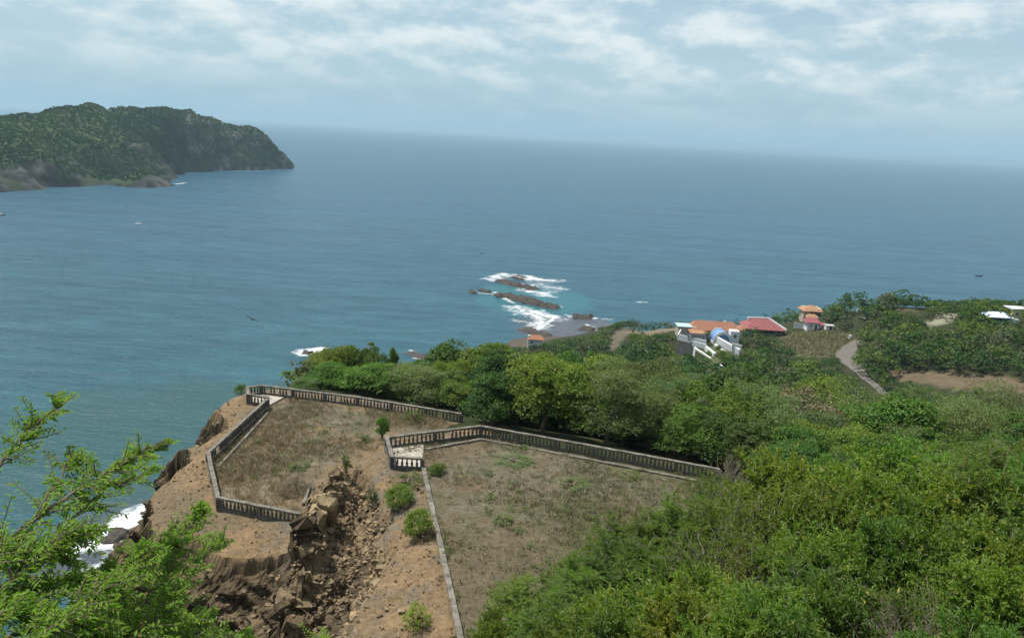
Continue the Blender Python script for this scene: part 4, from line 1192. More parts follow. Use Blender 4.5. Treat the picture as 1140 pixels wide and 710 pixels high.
M_BIRD = simple_mat('black_feathers', (0.006, 0.006, 0.007), 0.7, 0.2, 3.0)
def bird(px, py, Y, span, label, yaw, roll):
    p = aty(px, py, Y)
    bm = bmesh.new()
    # one continuous body: wings, fuselage and tail from a single lattice of ribs along the span
    ribs = []
    for s in np.linspace(-1, 1, 17):
        a = abs(s); x = s * span / 2
        chord = span * (0.24 if a < .07 else 0.22) * (1 - .35 * a) * (1 if a < .93 else .45)
        sweepb = span * (0.06 * a + .09 * max(0, a - .45)); dih = span * (.14 * a ** 1.2 - .10 * max(0, a - .55))
        body = max(0, 1 - a / .085); th = span * (.012 + .045 * body)
        nose = span * .17 * body; tail = span * .23 * body
        ribs.append([bm.verts.new((x, y, dih + z)) for y, z in ((chord * .5 - sweepb + nose, 0), (chord * .15 - sweepb, th), (-chord * .5 - sweepb - tail, 0), (chord * .1 - sweepb, -th))])
    for a, b in zip(ribs[:-1], ribs[1:]):
        for j in range(4): bm.faces.new((a[j], a[(j + 1) % 4], b[(j + 1) % 4], b[j]))
    bm.faces.new(ribs[0]); bm.faces.new(ribs[-1][::-1])
    o = bm_obj('bird', bm, M_BIRD, None, True); o.location = p; o.rotation_euler = (rad(12), rad(roll), rad(yaw))
    return tag(o, label, 'bird')
bird(280, 355, 120, 2.2, 'black soaring bird with spread wings gliding over the bay', 35, 32)
bird(536, 282, 250, 1.5, 'tiny dark bird far out above the water near the ledges', -20, 20)
# ================================================================== PLANTS
M_BARK = simple_mat('bark', (0.115, 0.09, 0.065), 0.9, 0.35, 3.0, 0.02)
M_TWIG = simple_mat('grey_twig', (0.21, 0.18, 0.14), 0.9, 0.25, 3.0)
LM = {
    'dark': leaf_mat('leaf_dark', (0.028, 0.070, 0.011), (0.082, 0.145, 0.022)),
    'green': leaf_mat('leaf_green', (0.056, 0.122, 0.013), (0.140, 0.215, 0.028), (0.15, 0.15, 0.04), .03),
    'yellow': leaf_mat('leaf_yellow', (0.090, 0.155, 0.014), (0.185, 0.245, 0.030), (0.22, 0.20, 0.05), .03),
    'grey': leaf_mat('leaf_grey', (0.076, 0.122, 0.032), (0.160, 0.208, 0.066), (0.16, 0.15, 0.09), .05),
    'dry': leaf_mat('leaf_dry', (0.10, 0.08, 0.045), (0.17, 0.14, 0.085), trans=.2),
    'lance': leaf_mat('leaf_lance', (0.095, 0.170, 0.018), (0.195, 0.285, 0.036), (0.42, 0.36, 0.05), .012, .5, .03),
    'lime': leaf_mat('leaf_lime', (0.130, 0.200, 0.014), (0.240, 0.310, 0.030), (0.40, 0.36, 0.06), .02, .5, .03),
    'pin': leaf_mat('leaf_pinnate', (0.100, 0.185, 0.026), (0.190, 0.295, 0.050), trans=.55),
}
def unit(a): return a / (np.linalg.norm(a, axis=-1, keepdims=True) + 1e-9)

def crown_arrays(R, H, nclump, per, leaf, aspect, lump=.6, flat=.7, seed=0, up=.55):
    """leaf quads in clumps spread through an uneven crown; origin at the crown's foot"""
    d = unit(rng.normal(size=(nclump, 3))); d[:, 2] = np.abs(d[:, 2]) * 1.25 - .42; d = unit(d)
    rr = rng.uniform(.45, 1.0, nclump) ** .6 * (1 + lump * vnoise(d * 1.7 + seed * 3.1, seed))
    c = d * rr[:, None] * np.array([R, R, H * .55]) * .86 + np.array([0, 0, H * .45])
    cr = rng.choice([.16, .24, .34, .42], nclump) * rng.uniform(.85, 1.15, nclump) * R
    tone = rng.normal(0, .17, nclump) + (c[:, 2] / H - .55) * .25
    e = unit(rng.normal(size=(nclump, per, 3))); e[..., 2] = np.abs(e[..., 2]) * 1.0 - .25
    pos = c[:, None] + e * cr[:, None, None] * (rng.uniform(.25, 1.05, (nclump, per, 1)) ** .5) * np.array([1, 1, flat])
    nr = unit(e * .5 + np.array([0, 0, up]) + rng.normal(0, .42, e.shape))
    V, f = leaf_quads(pos.reshape(-1, 3), nr.reshape(-1, 3), leaf * rng.uniform(.6, 1.3, nclump * per), aspect)
    tint = np.clip(.5 + np.repeat(tone, per) + rng.normal(0, .16, nclump * per), 0, .995)
    return V, f, tint, c

def trunk_arrays(c, th, R, n=7, r0=.16, seed=0):
    """tapered, slightly leaning trunk with limbs reaching into the clumps c"""
    A = Acc(); k = 7
    lean = rng.normal(0, .18, 2)
    t = np.linspace(0, 1, k)[:, None]
    spine = np.hstack([t * lean * th + np.sin(t * 5 + seed) * .06, t * (th + .35 * R) - .25 * (1 - t)])
    V, f = tube_arrays(spine, np.linspace(r0 * 1.25, r0 * .5, k), 7); A.add(V, f)
    for i in rng.choice(len(c), min(n, len(c)), replace=False):
        s = spine[rng.integers(k // 2, k)]; e = c[i] + np.array([0, 0, th])
        u = np.linspace(0, 1, 6)[:, None]
        P = s + (e - s) * u + np.sin(u * 3.1) * np.array([0, 0, .18 * R]) + rng.normal(0, .05, (6, 3)) * u
        V, f = tube_arrays(P, np.linspace(r0 * .5, .025, 6), 5); A.add(V, f)
    return A

TREES = {}
def tree_kind(key, mat, R, H, th, nclump, per, leaf, aspect, nvar=3, **kw):
    L = []
    for v in range(nvar):
        V, f, t, c = crown_arrays(R, H, nclump, per, leaf, aspect, seed=v + len(TREES) * 5 + 1, **kw)
        cm = np_mesh('crown', V + np.array([0, 0, th]), f, mat, fattrs={'tint': t})
        tm = trunk_arrays(c, th, R, seed=v).mesh('trunk', M_BARK, True)
        L.append((cm, tm))
    TREES[key] = (L, R, H + th)
tree_kind('dark', LM['dark'], 3.0, 5.2, .7, 85, 250, .215, .6)
tree_kind('green', LM['green'], 3.0, 5.0, .7, 90, 250, .20, .55)
tree_kind('yellow', LM['yellow'], 3.0, 4.8, .7, 95, 230, .18, .5, lump=.45)
tree_kind('grey', LM['grey'], 3.0, 5.0, .7, 120, 150, .15, .45, lump=.55, flat=.5)
tree_kind('dry', LM['dry'], 2.6, 3.4, .9, 70, 60, .2, .35, 2, lump=.5)
KIND_WORDS = {'dark': 'dark green dense', 'green': 'mid green bushy', 'yellow': 'yellow-green leafy', 'grey': 'grey-green feathery', 'dry': 'brown half-bare'}

def put_tree(key, x, y, R, H, label=None, group=None, name='tree', cat='tree', rz=None, z=None):
    L, r0, h0 = TREES[key]
    cm, tm = L[rng.integers(len(L))]
    z = g1(x, y) if z is None else z
    root = empty(name, (x, y, z), label, cat, group, rng.uniform(0, 6.28) if rz is None else rz)
    root.scale = (R / r0, R / r0 * rng.uniform(.9, 1.1), H / h0)
    obj('trunk', tm, root); obj('crown', cm, root)
    return root

# ---- silhouette the wood keeps below, and what must stay in view
SIL = np.array([(300, 436), (318, 420), (330, 405), (350, 396), (362, 391), (385, 389), (405, 393), (414, 403), (455, 405), (470, 398), (480, 392), (500, 384), (520, 377), (560, 379), (582, 389), (604, 391), (612, 381), (640, 375), (665, 371), (680, 362), (700, 353), (740, 351), (775, 354),
                (800, 354), (850, 349), (880, 341), (905, 340), (925, 335), (940, 324), (958, 322), (968, 334), (985, 326), (1005, 322), (1030, 328), (1048, 334), (1075, 333), (1090, 331), (1140, 332), (1200, 332)], float)
CLEAR = [  # (outline in the photo, depth of the thing seen there)
    [(755, 385), (754, 368), (776, 357), (826, 357), (838, 353), (882, 353), (884, 364), (846, 364), (826, 370), (824, 390), (812, 394), (804, 404), (790, 397), (772, 388)],
    [(886, 368), (886, 356), (904, 338), (932, 334), (934, 346), (928, 356), (930, 368)],
    [(872, 392), (866, 382), (884, 371), (944, 371), (956, 376), (952, 392), (942, 400), (930, 394), (905, 398)],
    [(935, 402), (944, 400), (964, 415), (985, 434), (1012, 456), (1004, 458), (975, 438), (950, 418)],
    [(988, 414), (1020, 414), (1060, 416), (1100, 421), (1145, 426), (1145, 436), (1075, 434), (1040, 428), (1000, 422)],
    [(1030, 362), (1038, 351), (1054, 348), (1068, 352), (1064, 361), (1046, 363)],
    [(998, 346), (1000, 338), (1020, 336), (1032, 341), (1018, 348)],
    [(712, 368), (718, 363), (742, 360), (768, 360), (766, 366), (740, 368)],
    [(680, 386), (690, 368), (702, 367), (696, 377), (688, 386)],
    [(584, 392), (585, 379), (604, 379), (604, 391)],
    [(1102, 358), (1104, 347), (1128, 347), (1128, 357)], [(1129, 358), (1130, 342), (1150, 342), (1150, 358)],
    [(948, 374), (948, 345), (962, 345), (958, 374)], [(872, 390), (873, 368), (876, 368), (877, 390)],
]
def clear_ok(P, R):
    """P (n,3) crown centres: True where the crown would not cover something that shows"""
    pp = proj(P); rp = R / np.linalg.norm(P - CAM, axis=1) * F
    ok = np.ones(len(P), bool)
    for pl in CLEAR:
        for dx, dy in ((0, 0), (.75, 0), (-.75, 0), (0, .75), (0, -.8), (.5, .5), (-.5, .5), (.5, -.5), (-.5, -.5)):
            ok &= ~in_poly(pp + np.stack([rp * dx, rp * dy], 1), pl)
    return ok

TREE_LIST = []      # (x, y, R, H, key, dist)
def want(px, py, Y, R, key, hmin=2.0, hmax=12):
    if 560 < px < 900 and Y < 100: py = max(py - 14, np.interp(px, SIL[:, 0], SIL[:, 1]) + 5); R *= 1.15
    p = aty(px, py, Y); g = g1(p[0], p[1]); H = float(np.clip((p[2] - g) * (1.22 if px < 420 and Y < 100 else 1.08), hmin, hmax))
    TREE_LIST.append((p[0], p[1], R, H, key))

# front rows behind the terraces, tree by tree
for px, py, Y, R, key in [
    (338, 405, 83, 2.4, 'grey'), (357, 396, 86, 2.7, 'yellow'), (380, 390, 88, 3.0, 'yellow'), (401, 394, 88, 2.6, 'green'), (366, 408, 82, 2.4, 'green'), (420, 409, 87, 2.4, 'green'), (438, 403, 90, 2.3, 'green'),
    (455, 410, 87, 2.3, 'green'), (474, 412, 86, 2.5, 'grey'), (490, 408, 84, 2.5, 'yellow'), (508, 401, 86, 2.9, 'yellow'), (528, 402, 88, 3.0, 'yellow'), (512, 425, 78, 2.4, 'green'), (540, 425, 78, 2.8, 'yellow'), (560, 405, 95, 3.2, 'yellow'),
    (556, 436, 72, 2.4, 'dark'), (580, 428, 76, 3.0, 'dark'), (606, 424, 78, 3.2, 'green'), (632, 432, 76, 2.8, 'dark'), (655, 436, 76, 3.0, 'green'), (640, 412, 90, 3.4, 'green'), (605, 404, 98, 3.4, 'green'),
    (680, 424, 78, 3.6, 'grey'), (712, 412, 80, 4.0, 'grey'), (742, 420, 78, 3.6, 'grey'), (700, 446, 70, 2.8, 'green'), (728, 452, 68, 2.8, 'grey'), (760, 440, 72, 3.2, 'grey'), (790, 446, 72, 3.2, 'green'), (770, 470, 65, 2.6, 'green'),
    (800, 478, 64, 2.6, 'dark'), (826, 462, 68, 3.0, 'green'), (856, 470, 66, 3.0, 'grey'), (842, 492, 60, 2.4, 'dark'), (876, 486, 62, 2.8, 'green'), (905, 470, 68, 3.2, 'yellow'), (935, 482, 64, 3.0, 'green'), (965, 476, 66, 3.2, 'yellow'),
    (995, 486, 62, 3.0, 'green'), (1025, 478, 66, 3.2, 'grey'), (1056, 490, 60, 3.0, 'green'), (1088, 484, 64, 3.2, 'green'), (1120, 492, 58, 3.0, 'grey'), (1150, 486, 62, 3.2, 'green'),
    (890, 510, 52, 2.4, 'green'), (925, 512, 50, 2.4, 'grey'), (960, 508, 52, 2.6, 'green'), (1000, 514, 48, 2.6, 'grey'), (1040, 510, 50, 2.6, 'green'), (1080, 516, 46, 2.6, 'grey'), (1115, 512, 48, 2.6, 'grey')]:
    want(px, py, Y, R, key)
for px, py, Y, R, key in [(932, 337, 356, 3.2, 'dark'), (943, 327, 352, 4.6, 'dark'), (955, 322, 348, 5.2, 'dark'), (966, 333, 346, 4.0, 'grey'), (977, 331, 342, 4.0, 'dark'), (988, 325, 338, 4.8, 'grey'), (1004, 322, 336, 5.0, 'dark'), (1018, 326, 330, 4.2, 'dark'), (1032, 330, 324, 4.0, 'dark'),
    (1047, 334, 322, 3.8, 'dark'), (1061, 334, 318, 4.0, 'dark'), (1074, 333, 314, 4.2, 'dark'), (1088, 331, 312, 4.2, 'dark'), (1100, 333, 314, 3.8, 'green'), (1113, 332, 314, 4.2, 'dark'), (1128, 334, 316, 3.6, 'dark'), (1146, 331, 312, 4.5, 'dark'),
    (775, 357, 378, 2.4, 'dark'), (800, 355, 376, 2.8, 'dark'), (822, 354, 378, 2.8, 'dark'), (840, 351, 384, 2.8, 'dark'), (854, 350, 384, 3.0, 'dark'), (867, 347, 382, 3.4, 'dark'), (880, 343, 378, 3.6, 'dark'), (893, 344, 376, 3.2, 'green'), (902, 342, 376, 2.6, 'dark'),
    (836, 363, 318, 4.2, 'dark'), (848, 373, 312, 4.0, 'dark'), (862, 376, 306, 4.0, 'dark'), (876, 388, 298, 3.6, 'dark'), (826, 378, 312, 3.2, 'dark'), (838, 388, 300, 4.0, 'green'), (858, 394, 290, 4.0, 'dark'), (882, 400, 280, 4.0, 'dark'), (905, 402, 275, 4.0, 'dark'), (925, 400, 272, 3.6, 'dark'),
    (582, 391, 372, 3.2, 'green'), (594, 390, 368, 3.2, 'dark'), (607, 387, 366, 3.4, 'dark'), (573, 391, 372, 3.4, 'dark'), (620, 384, 372, 3.6, 'green'), (765, 388, 318, 3.4, 'grey'), (745, 372, 330, 4.0, 'green'), (725, 374, 322, 4.0, 'dark'), (780, 396, 308, 3.4, 'dark'), (810, 400, 300, 3.4, 'dark'), (796, 408, 295, 3.4, 'green'), (740, 386, 310, 4.0, 'dark'), (1078, 346, 292, 3.6, 'dark'), (1096, 350, 288, 3.6, 'dark'), (1128, 356, 280, 3.6, 'dark'), (1112, 357, 284, 3.0, 'dark')]:
    want(px, py, Y, R, key, 2.0, 14)
for px in np.arange(926, 1150, 6.5):
    Yc = np.interp(px, [926, 960, 1000, 1040, 1080, 1150], [352, 346, 336, 318, 308, 306])
    want(px, np.interp(px, SIL[:, 0], SIL[:, 1]) + rng.uniform(4, 13), Yc + rng.uniform(-16, 8), rng.uniform(2.8, 4.6), 'dark' if rng.random() < .6 else 'green', 1.8, 9)
for px in np.arange(776, 928, 5.0):
    want(px, np.interp(px, SIL[:, 0], SIL[:, 1]) + rng.uniform(1, 6), np.interp(px, [776, 850, 928], [372, 382, 366]) + rng.uniform(-2, 8), rng.uniform(2.4, 3.8), 'dark' if rng.random() < .7 else 'green', 1.5, 8)
for px, py, Y in [(930, 344, 344), (938, 340, 346), (946, 346, 340), (941, 352, 336), (934, 350, 338), (968, 350, 332), (974, 344, 336), (964, 342, 340), (982, 350, 328), (895, 352, 366), (888, 350, 368), (926, 356, 338)]:
    want(px, py, Y, rng.uniform(2.6, 3.8), 'dark' if rng.random() < .7 else 'grey', 1.8, 8)
for px in np.arange(668, 772, 5.5):
    Yc = np.interp(px, [668, 700, 740, 772], [392, 378, 366, 358])
    want(px, np.interp(px, SIL[:, 0], SIL[:, 1]) + rng.uniform(1, 5), Yc + rng.uniform(0, 14), rng.uniform(2.0, 3.2), 'dark' if rng.random() < .5 else 'grey', 1.5, 6)
N_FRONT = len(TREE_LIST)

# the rest of the wood: spread over the slopes
def scatter(n, spacing):
    Y = rng.uniform(66, 470, n); X = (rng.uniform(290, 1190, n) - CX) / F * Y * 1.02
    P = np.stack([X, Y], 1); z = ground(P); p3 = np.column_stack([P, z]); d = np.linalg.norm(p3 - CAM, axis=1)
    ok = (z > 4.5) & ~in_poly(P, UP) & ~in_poly(P, LO) & (seg_dist(P, UP, True) > 2.2) & (seg_dist(P, LO, True) > 2.0)
    ok &= ~((P[:, 1] < 80) & (P[:, 0] < -2))
    for k in ('field', 'bank', 'mound', 'knoll', 'point', 'track'):
        ok &= ~in_poly(P, PATCHW[k][:, :2])
    P, z, d = P[ok], z[ok], d[ok]
    # thin to the wanted spacing
    cell = {}; out = []
    for i in range(len(P)):
        s = spacing(d[i]); gx, gy = int(P[i, 0] // 4), int(P[i, 1] // 4); bad = False; w = int(s // 4) + 1
        for a in range(-w, w + 1):
            for b in range(-w, w + 1):
                for j in cell.get((gx + a, gy + b), ()):
                    if (P[j, 0] - P[i, 0]) ** 2 + (P[j, 1] - P[i, 1]) ** 2 < s * s: bad = True; break
        if not bad: cell.setdefault((gx, gy), []).append(i); out.append(i)
    return P[out], z[out], d[out]
SP, SZ, SD = scatter(60000, lambda d: np.interp(d, [80, 150, 300, 450], [4.0, 3.9, 3.9, 4.6]))
tone = fbm(SP, .02, 3, 401) + fbm(SP, .08, 2, 403) * .6
front = np.array([(t[0], t[1]) for t in TREE_LIST])
for i in range(len(SP)):
    x, y = SP[i]; d = SD[i]
    if np.min(np.hypot(front[:, 0] - x, front[:, 1] - y)) < 3.0: continue
    R = rng.choice([rng.uniform(1.8, 2.8), rng.uniform(2.6, 3.8), rng.uniform(3.6, 5.0)], p=[.3, .4, .3]) * np.interp(d, [70, 180, 260], [1.25, 1.15, 1.1]); H = R * rng.uniform(1.5, 2.3)
    # keep under the skyline of the wood
    for _ in range(8):
        pp = proj([(x, y, SZ[i] + H * .97)])[0]
        if pp[1] >= np.interp(pp[0], SIL[:, 0], SIL[:, 1]): break
        H *= .86
        R = min(R, H * .75)
    else:
        continue
    if H < 1.3: continue
    R = min(R, H)
    if not (clear_ok(np.array([(x, y, SZ[i] + H * .55)]), np.array([R]))[0]): 
        R *= .5; H = min(H * .5, 2.4)
        if not clear_ok(np.array([(x, y, SZ[i] + H * .55)]), np.array([R]))[0]: R, H = R * .6, min(H * .6, 1.3)
        if not clear_ok(np.array([(x, y, SZ[i] + H * .55)]), np.array([R]))[0]: continue
    u = tone[i] + rng.normal(0, .28)
    pc = proj([(x, y, SZ[i])])[0]
    key = 'dark' if u < -.16 else 'green' if u < .12 else 'yellow' if u < .24 else 'grey'
    if pc[0] > 940 and pc[1] < 420: key = 'dark' if u < .05 else 'green' if u < .2 else 'grey' if rng.random() < .6 else 'yellow'
    elif d > 260: key = 'dark' if u < .1 else 'green' if u < .3 else 'grey'
    elif pc[0] > 640 and pc[0] < 900 and d < 170 and rng.random() < .35: key = 'grey'
    if rng.random() < .025: key = 'dry'
    TREE_LIST.append((x, y, R, H, key))

ORD = ['first', 'second', 'third', 'fourth', 'fifth', 'sixth', 'seventh', 'eighth', 'ninth', 'tenth', 'eleventh', 'twelfth', 'thirteenth', 'fourteenth', 'fifteenth', 'sixteenth', 'seventeenth', 'eighteenth', 'nineteenth', 'twentieth']
def ordinal(i):
    if i < 20: return ORD[i]
    return ['twenty', 'thirty', 'forty'][(i + 1) // 10 - 2] + '-' + ORD[(i + 1) % 10 - 1] if (i + 1) % 10 else ['', '', 'twentieth', 'thirtieth', 'fortieth'][(i + 1) // 10]

arr = [(np.linalg.norm(np.array([t[0], t[1], g1(t[0], t[1])]) - CAM), t) for t in TREE_LIST]
arr.sort(key=lambda q: q[0] / q[1][2])
IND = 282
single, rest = arr[:IND], arr[IND:]
single.sort(key=lambda q: q[0])
TIER = 26
for k in range(0, len(single), TIER):
    ch = single[k:k + TIER]
    ch.sort(key=lambda q: q[1][0] / q[1][1])
    tier = ORD[k // TIER]
    for i, (d, (x, y, R, H, key)) in enumerate(ch):
        put_tree(key, x, y, R, H, f'{KIND_WORDS[key]} tree, {ordinal(i)} from the left in the {tier} tier beyond the terraces', 'trees of the wood beyond the terraces')

# beyond those the wood reads as one mass: merged crowns, one object per shade
def woodland(items, mat, label):
    Vs, fs, ts = [], [], []; n = 0
    for d, (x, y, R, H, key) in items:
        k = 34; per = 12 if d < 220 else 9
        V, f, t, c = crown_arrays(R, H * .95, k, per, R * .20, .7, lump=.45, seed=int(rng.integers(99)))
        Vs.append(V + np.array([x, y, g1(x, y)])); fs.append(f + n); ts.append(np.clip(t + rng.normal(0, .12), 0, .99)); n += len(V)
    tag(obj('woodland', np_mesh('woodland', np.concatenate(Vs), np.concatenate(fs), mat, fattrs={'tint': np.concatenate(ts)})), label, 'woodland', kind='stuff')
leaf_mat('wood_dark', (0.022, 0.056, 0.010), (0.080, 0.128, 0.024)); leaf_mat('wood_green', (0.045, 0.096, 0.013), (0.130, 0.188, 0.030)); leaf_mat('wood_grey', (0.055, 0.078, 0.032), (0.13, 0.148, 0.07))
for keys, mt, lab in ((('dark',), 'wood_dark', 'dark green trees massed over the far slopes round the houses'), (('green', 'yellow'), 'wood_green', 'mid green trees massed over the far slopes and valley'), (('grey', 'dry'), 'wood_grey', 'grey-green and dry brush mixed through the far slopes')):
    it = [q for q in rest if q[1][4] in keys]
    if it: woodland(it, MATS[mt], lab)
print('trees', len(single), 'in mass', len(rest))

# slender tree standing clear of the others
p = aty(438, 384, 92)
put_tree('green', p[0], p[1], 1.0, p[2] - g1(p[0], p[1]), 'slender tree with a small tufted top standing clear above its neighbours', 'trees of the wood beyond the terraces')

# ---- shrubs on the terraces and path
def shrub(px, py_base, w_px, h_px, key, label, z=None):
    p = hit(px, py_base, 30); s = np.linalg.norm(p - CAM) / F
    put_tree(key, p[0], p[1], w_px * s / 2, h_px * s, label, 'green shrubs on the terraces', 'shrub', 'shrub', z=p[2] - .15 * h_px * s)
def shrub_kind(key, mat, R, H, n, per, leaf, asp, **kw): tree_kind(key, mat, R, H, .12, n, per, leaf, asp, 2, **kw)
shrub_kind('bush', LM['green'], 1.0, 1.35, 60, 90, .10, .45, lump=.3)
shrub_kind('bushlight', LM['lime'], 1.0, 1.1, 50, 50, .09, .4, lump=.5)
shrub_kind('weed', LM['grey'], 1.0, 1.0, 45, 45, .10, .35, lump=.6)
shrub(467, 598, 34, 36, 'bush', 'round dense green shrub against the low wall, larger of the pair')
shrub(446, 564, 34, 28, 'bush', 'spreading green shrub on the dirt path above the round one')
shrub(463, 700, 36, 30, 'bushlight', 'low yellow-green shrub at the edge of the dirt path near the viewer')
shrub(425, 489, 14, 32, 'bush', 'narrow upright dark shrub on the dry lower terrace')
shrub(487, 528, 20, 14, 'bush', 'small bright weed inside the upper terrace beside the landing')
shrub(268, 438, 14, 13, 'bush', 'small green shrub outside the far landing on the cliff edge')
shrub(455, 540, 40, 12, 'weed', 'grey-green weeds below the landing of the upper terrace')
shrub(462, 470, 26, 16, 'weed', 'pale green weeds at the back of the lower terrace')
shrub(405, 492, 20, 10, 'weed', 'small green weed in the middle of the lower terrace')
shrub(332, 524, 24, 9, 'weed', 'greyish green weed patch in the lower terrace centre')
shrub(330, 550, 34, 18, 'dry', 'pale dry bush at the front right of the lower terrace')
shrub(340, 434, 30, 18, 'grey', 'thin dry bush leaning over the far balustrade of the lower terrace')
shrub(385, 534, 12, 22, 'weed', 'dry spindly plant at the very head of the gully')
shrub(414, 566, 12, 30, 'weed', 'sparse green plant clinging to the right lip of the gully')
shrub(640, 540, 36, 6, 'weed', 'low grey-green weed clump on the upper terrace floor')
shrub(560, 580, 26, 7, 'weed', 'low weed clump left of centre on the upper terrace')
shrub(700, 530, 32, 6, 'weed', 'weeds near the long balustrade on the upper terrace')
shrub(575, 515, 40, 6, 'weed', 'low weeds just inside the bend of the upper balustrade')

for px, py, w, h, lab in [(806, 401, 16, 12, 'dark shrub between the white stair walls of the villa'), (791, 398, 10, 8, 'small shrub in the garden bed beside the longest white stair wall'), (800, 392, 9, 8, 'round shrub below the blue vault of the villa'), (812, 408, 18, 14, 'bushy shrub at the foot of the villa stair walls'), (787, 375, 8, 7, 'bright shrub on the villa terrace beside the vault')]:
    p = np.array(hit(790, 388)); q = aty(px, py, p[1] - (py - 384) * .7); sc = np.linalg.norm(q - CAM) / F
    put_tree('bush', q[0], q[1], w * sc / 2, h * sc, lab, 'shrubs in the villa garden', 'shrub', 'shrub', z=q[2])

# ---- dry grass
def grass(name, pts, hmin, hmax, per, mat, label, spread=.12, w=.023):
    n = len(pts); z = ground(pts)
    base = np.repeat(np.column_stack([pts, z - .03]), per, 0) + np.column_stack([rng.normal(0, spread, (n * per, 2)), np.zeros(n * per)])
    h = np.repeat(rng.uniform(hmin, hmax, n), per) * rng.uniform(.5, 1.2, n * per)
    a = rng.uniform(0, 6.28, n * per); lean = rng.normal(0, .45, (n * per, 2)) + rng.normal(0, .25, (n, 2)).repeat(per, 0)
    tip = base + np.column_stack([lean * h[:, None], h])
    u = np.column_stack([np.cos(a), np.sin(a), np.zeros(n * per)]) * w
    mid = base * .55 + tip * .45 + np.array([0, 0, .04]) * h[:, None]
    V = np.stack([base, mid + u, tip, mid - u], 1).reshape(-1, 3)
    t = np.clip(np.repeat(rng.uniform(0, 1, n), per) * .7 + rng.uniform(0, .3, n * per), 0, .99)
    tag(obj(name, np_mesh(name, V, np.arange(n * per * 4).reshape(-1, 4), mat, fattrs={'tint': t})), label, 'grass', kind='stuff')
leaf_mat('straw', (0.19, 0.148, 0.084), (0.42, 0.34, 0.215), (0.42, 0.39, 0.35), .12, .25, .03)
leaf_mat('straw_green', (0.085, 0.085, 0.035), (0.24, 0.195, 0.115), (0.30, 0.28, 0.25), .15, .25, .03)
def sample(poly, n, dens=None):
    lo, hi = poly.min(0), poly.max(0); P = rng.uniform(lo, hi, (n, 2)); P = P[in_poly(P, poly)]
    if dens is not None: P = P[rng.random(len(P)) < dens(P)]
    return P
gL = sample(LO, 14000, lambda P: np.clip(.5 + fbm(P, .25, 3, 431) * 1.3, .05, 1) * np.clip(seg_dist(P, LO[10:13]) / 4 - .2, 0, 1))
grass('dry_grass', gL, .12, .5, 8, MATS['straw'], 'straw coloured dry grass and stalks over the lower terrace')
gU = sample(UP, 17000, lambda P: np.clip(.45 + fbm(P, .3, 3, 433) * 1.3, .05, 1))
grass('dry_grass', gU, .08, .34, 8, MATS['straw_green'], 'short greyish and greenish dry grass over the upper terrace')
outer = np.array([(-36., 30.), (-36., 82.), (-27, 82.), (-1., 62.), (-1., 30.)])
gS = sample(outer, 9000, lambda P: np.clip(-.05 + fbm(P, .35, 3, 435) * 1.6, 0.02, .9) * in_poly(P, LAND) * (~in_poly(P, LO)) * (~in_poly(P, UP)))
grass('dry_grass', gS, .06, .28, 7, MATS['straw'], 'sparse dry tufts on the bare earth along cliff edge and path')
fp = sample(PATCHW['field'][:, :2], 9000); grass('field_grass', fp, .4, 1.0, 3, MATS['straw_green'], 'pale green and straw grass on the field below the cottage', .5, .14)

def weeds(pts, rlo, rhi, mat, label):
    Vs, fs, ts = [], [], []; n = 0; z = ground(pts)
    for (x, y), zz in zip(pts, z):
        R = rng.uniform(rlo, rhi); V, f, t, c = crown_arrays(R, R * rng.uniform(.7, 1.3), 9, 12, R * .34, .35, lump=.6, seed=int(rng.integers(99)))
        Vs.append(V + np.array([x, y, zz])); fs.append(f + n); ts.append(np.clip(t + rng.normal(0, .15), 0, .99)); n += len(V)
    tag(obj('weeds', np_mesh('weeds', np.concatenate(Vs), np.concatenate(fs), mat, fattrs={'tint': np.concatenate(ts)})), label, 'weeds', kind='stuff')
weeds(sample(UP, 1500, lambda P: np.clip(.25 + fbm(P, .25, 3, 441) * 1.4, .02, .9)), .12, .42, LM['grey'], 'low grey-green weeds dotted over the upper terrace')
weeds(sample(LO, 420, lambda P: np.clip(.15 + fbm(P, .25, 3, 443) * 1.4, .02, .9)), .12, .40, LM['grey'], 'grey-green weeds dotted through the dry grass of the lower terrace')
weeds(sample(outer, 420, lambda P: np.clip(-.05 + fbm(P, .3, 3, 445) * 1.6, 0.02, .9) * in_poly(P, LAND) * (~in_poly(P, LO)) * (~in_poly(P, UP))), .08, .30, LM['dry'], 'dry weeds on the bare earth round the terraces')

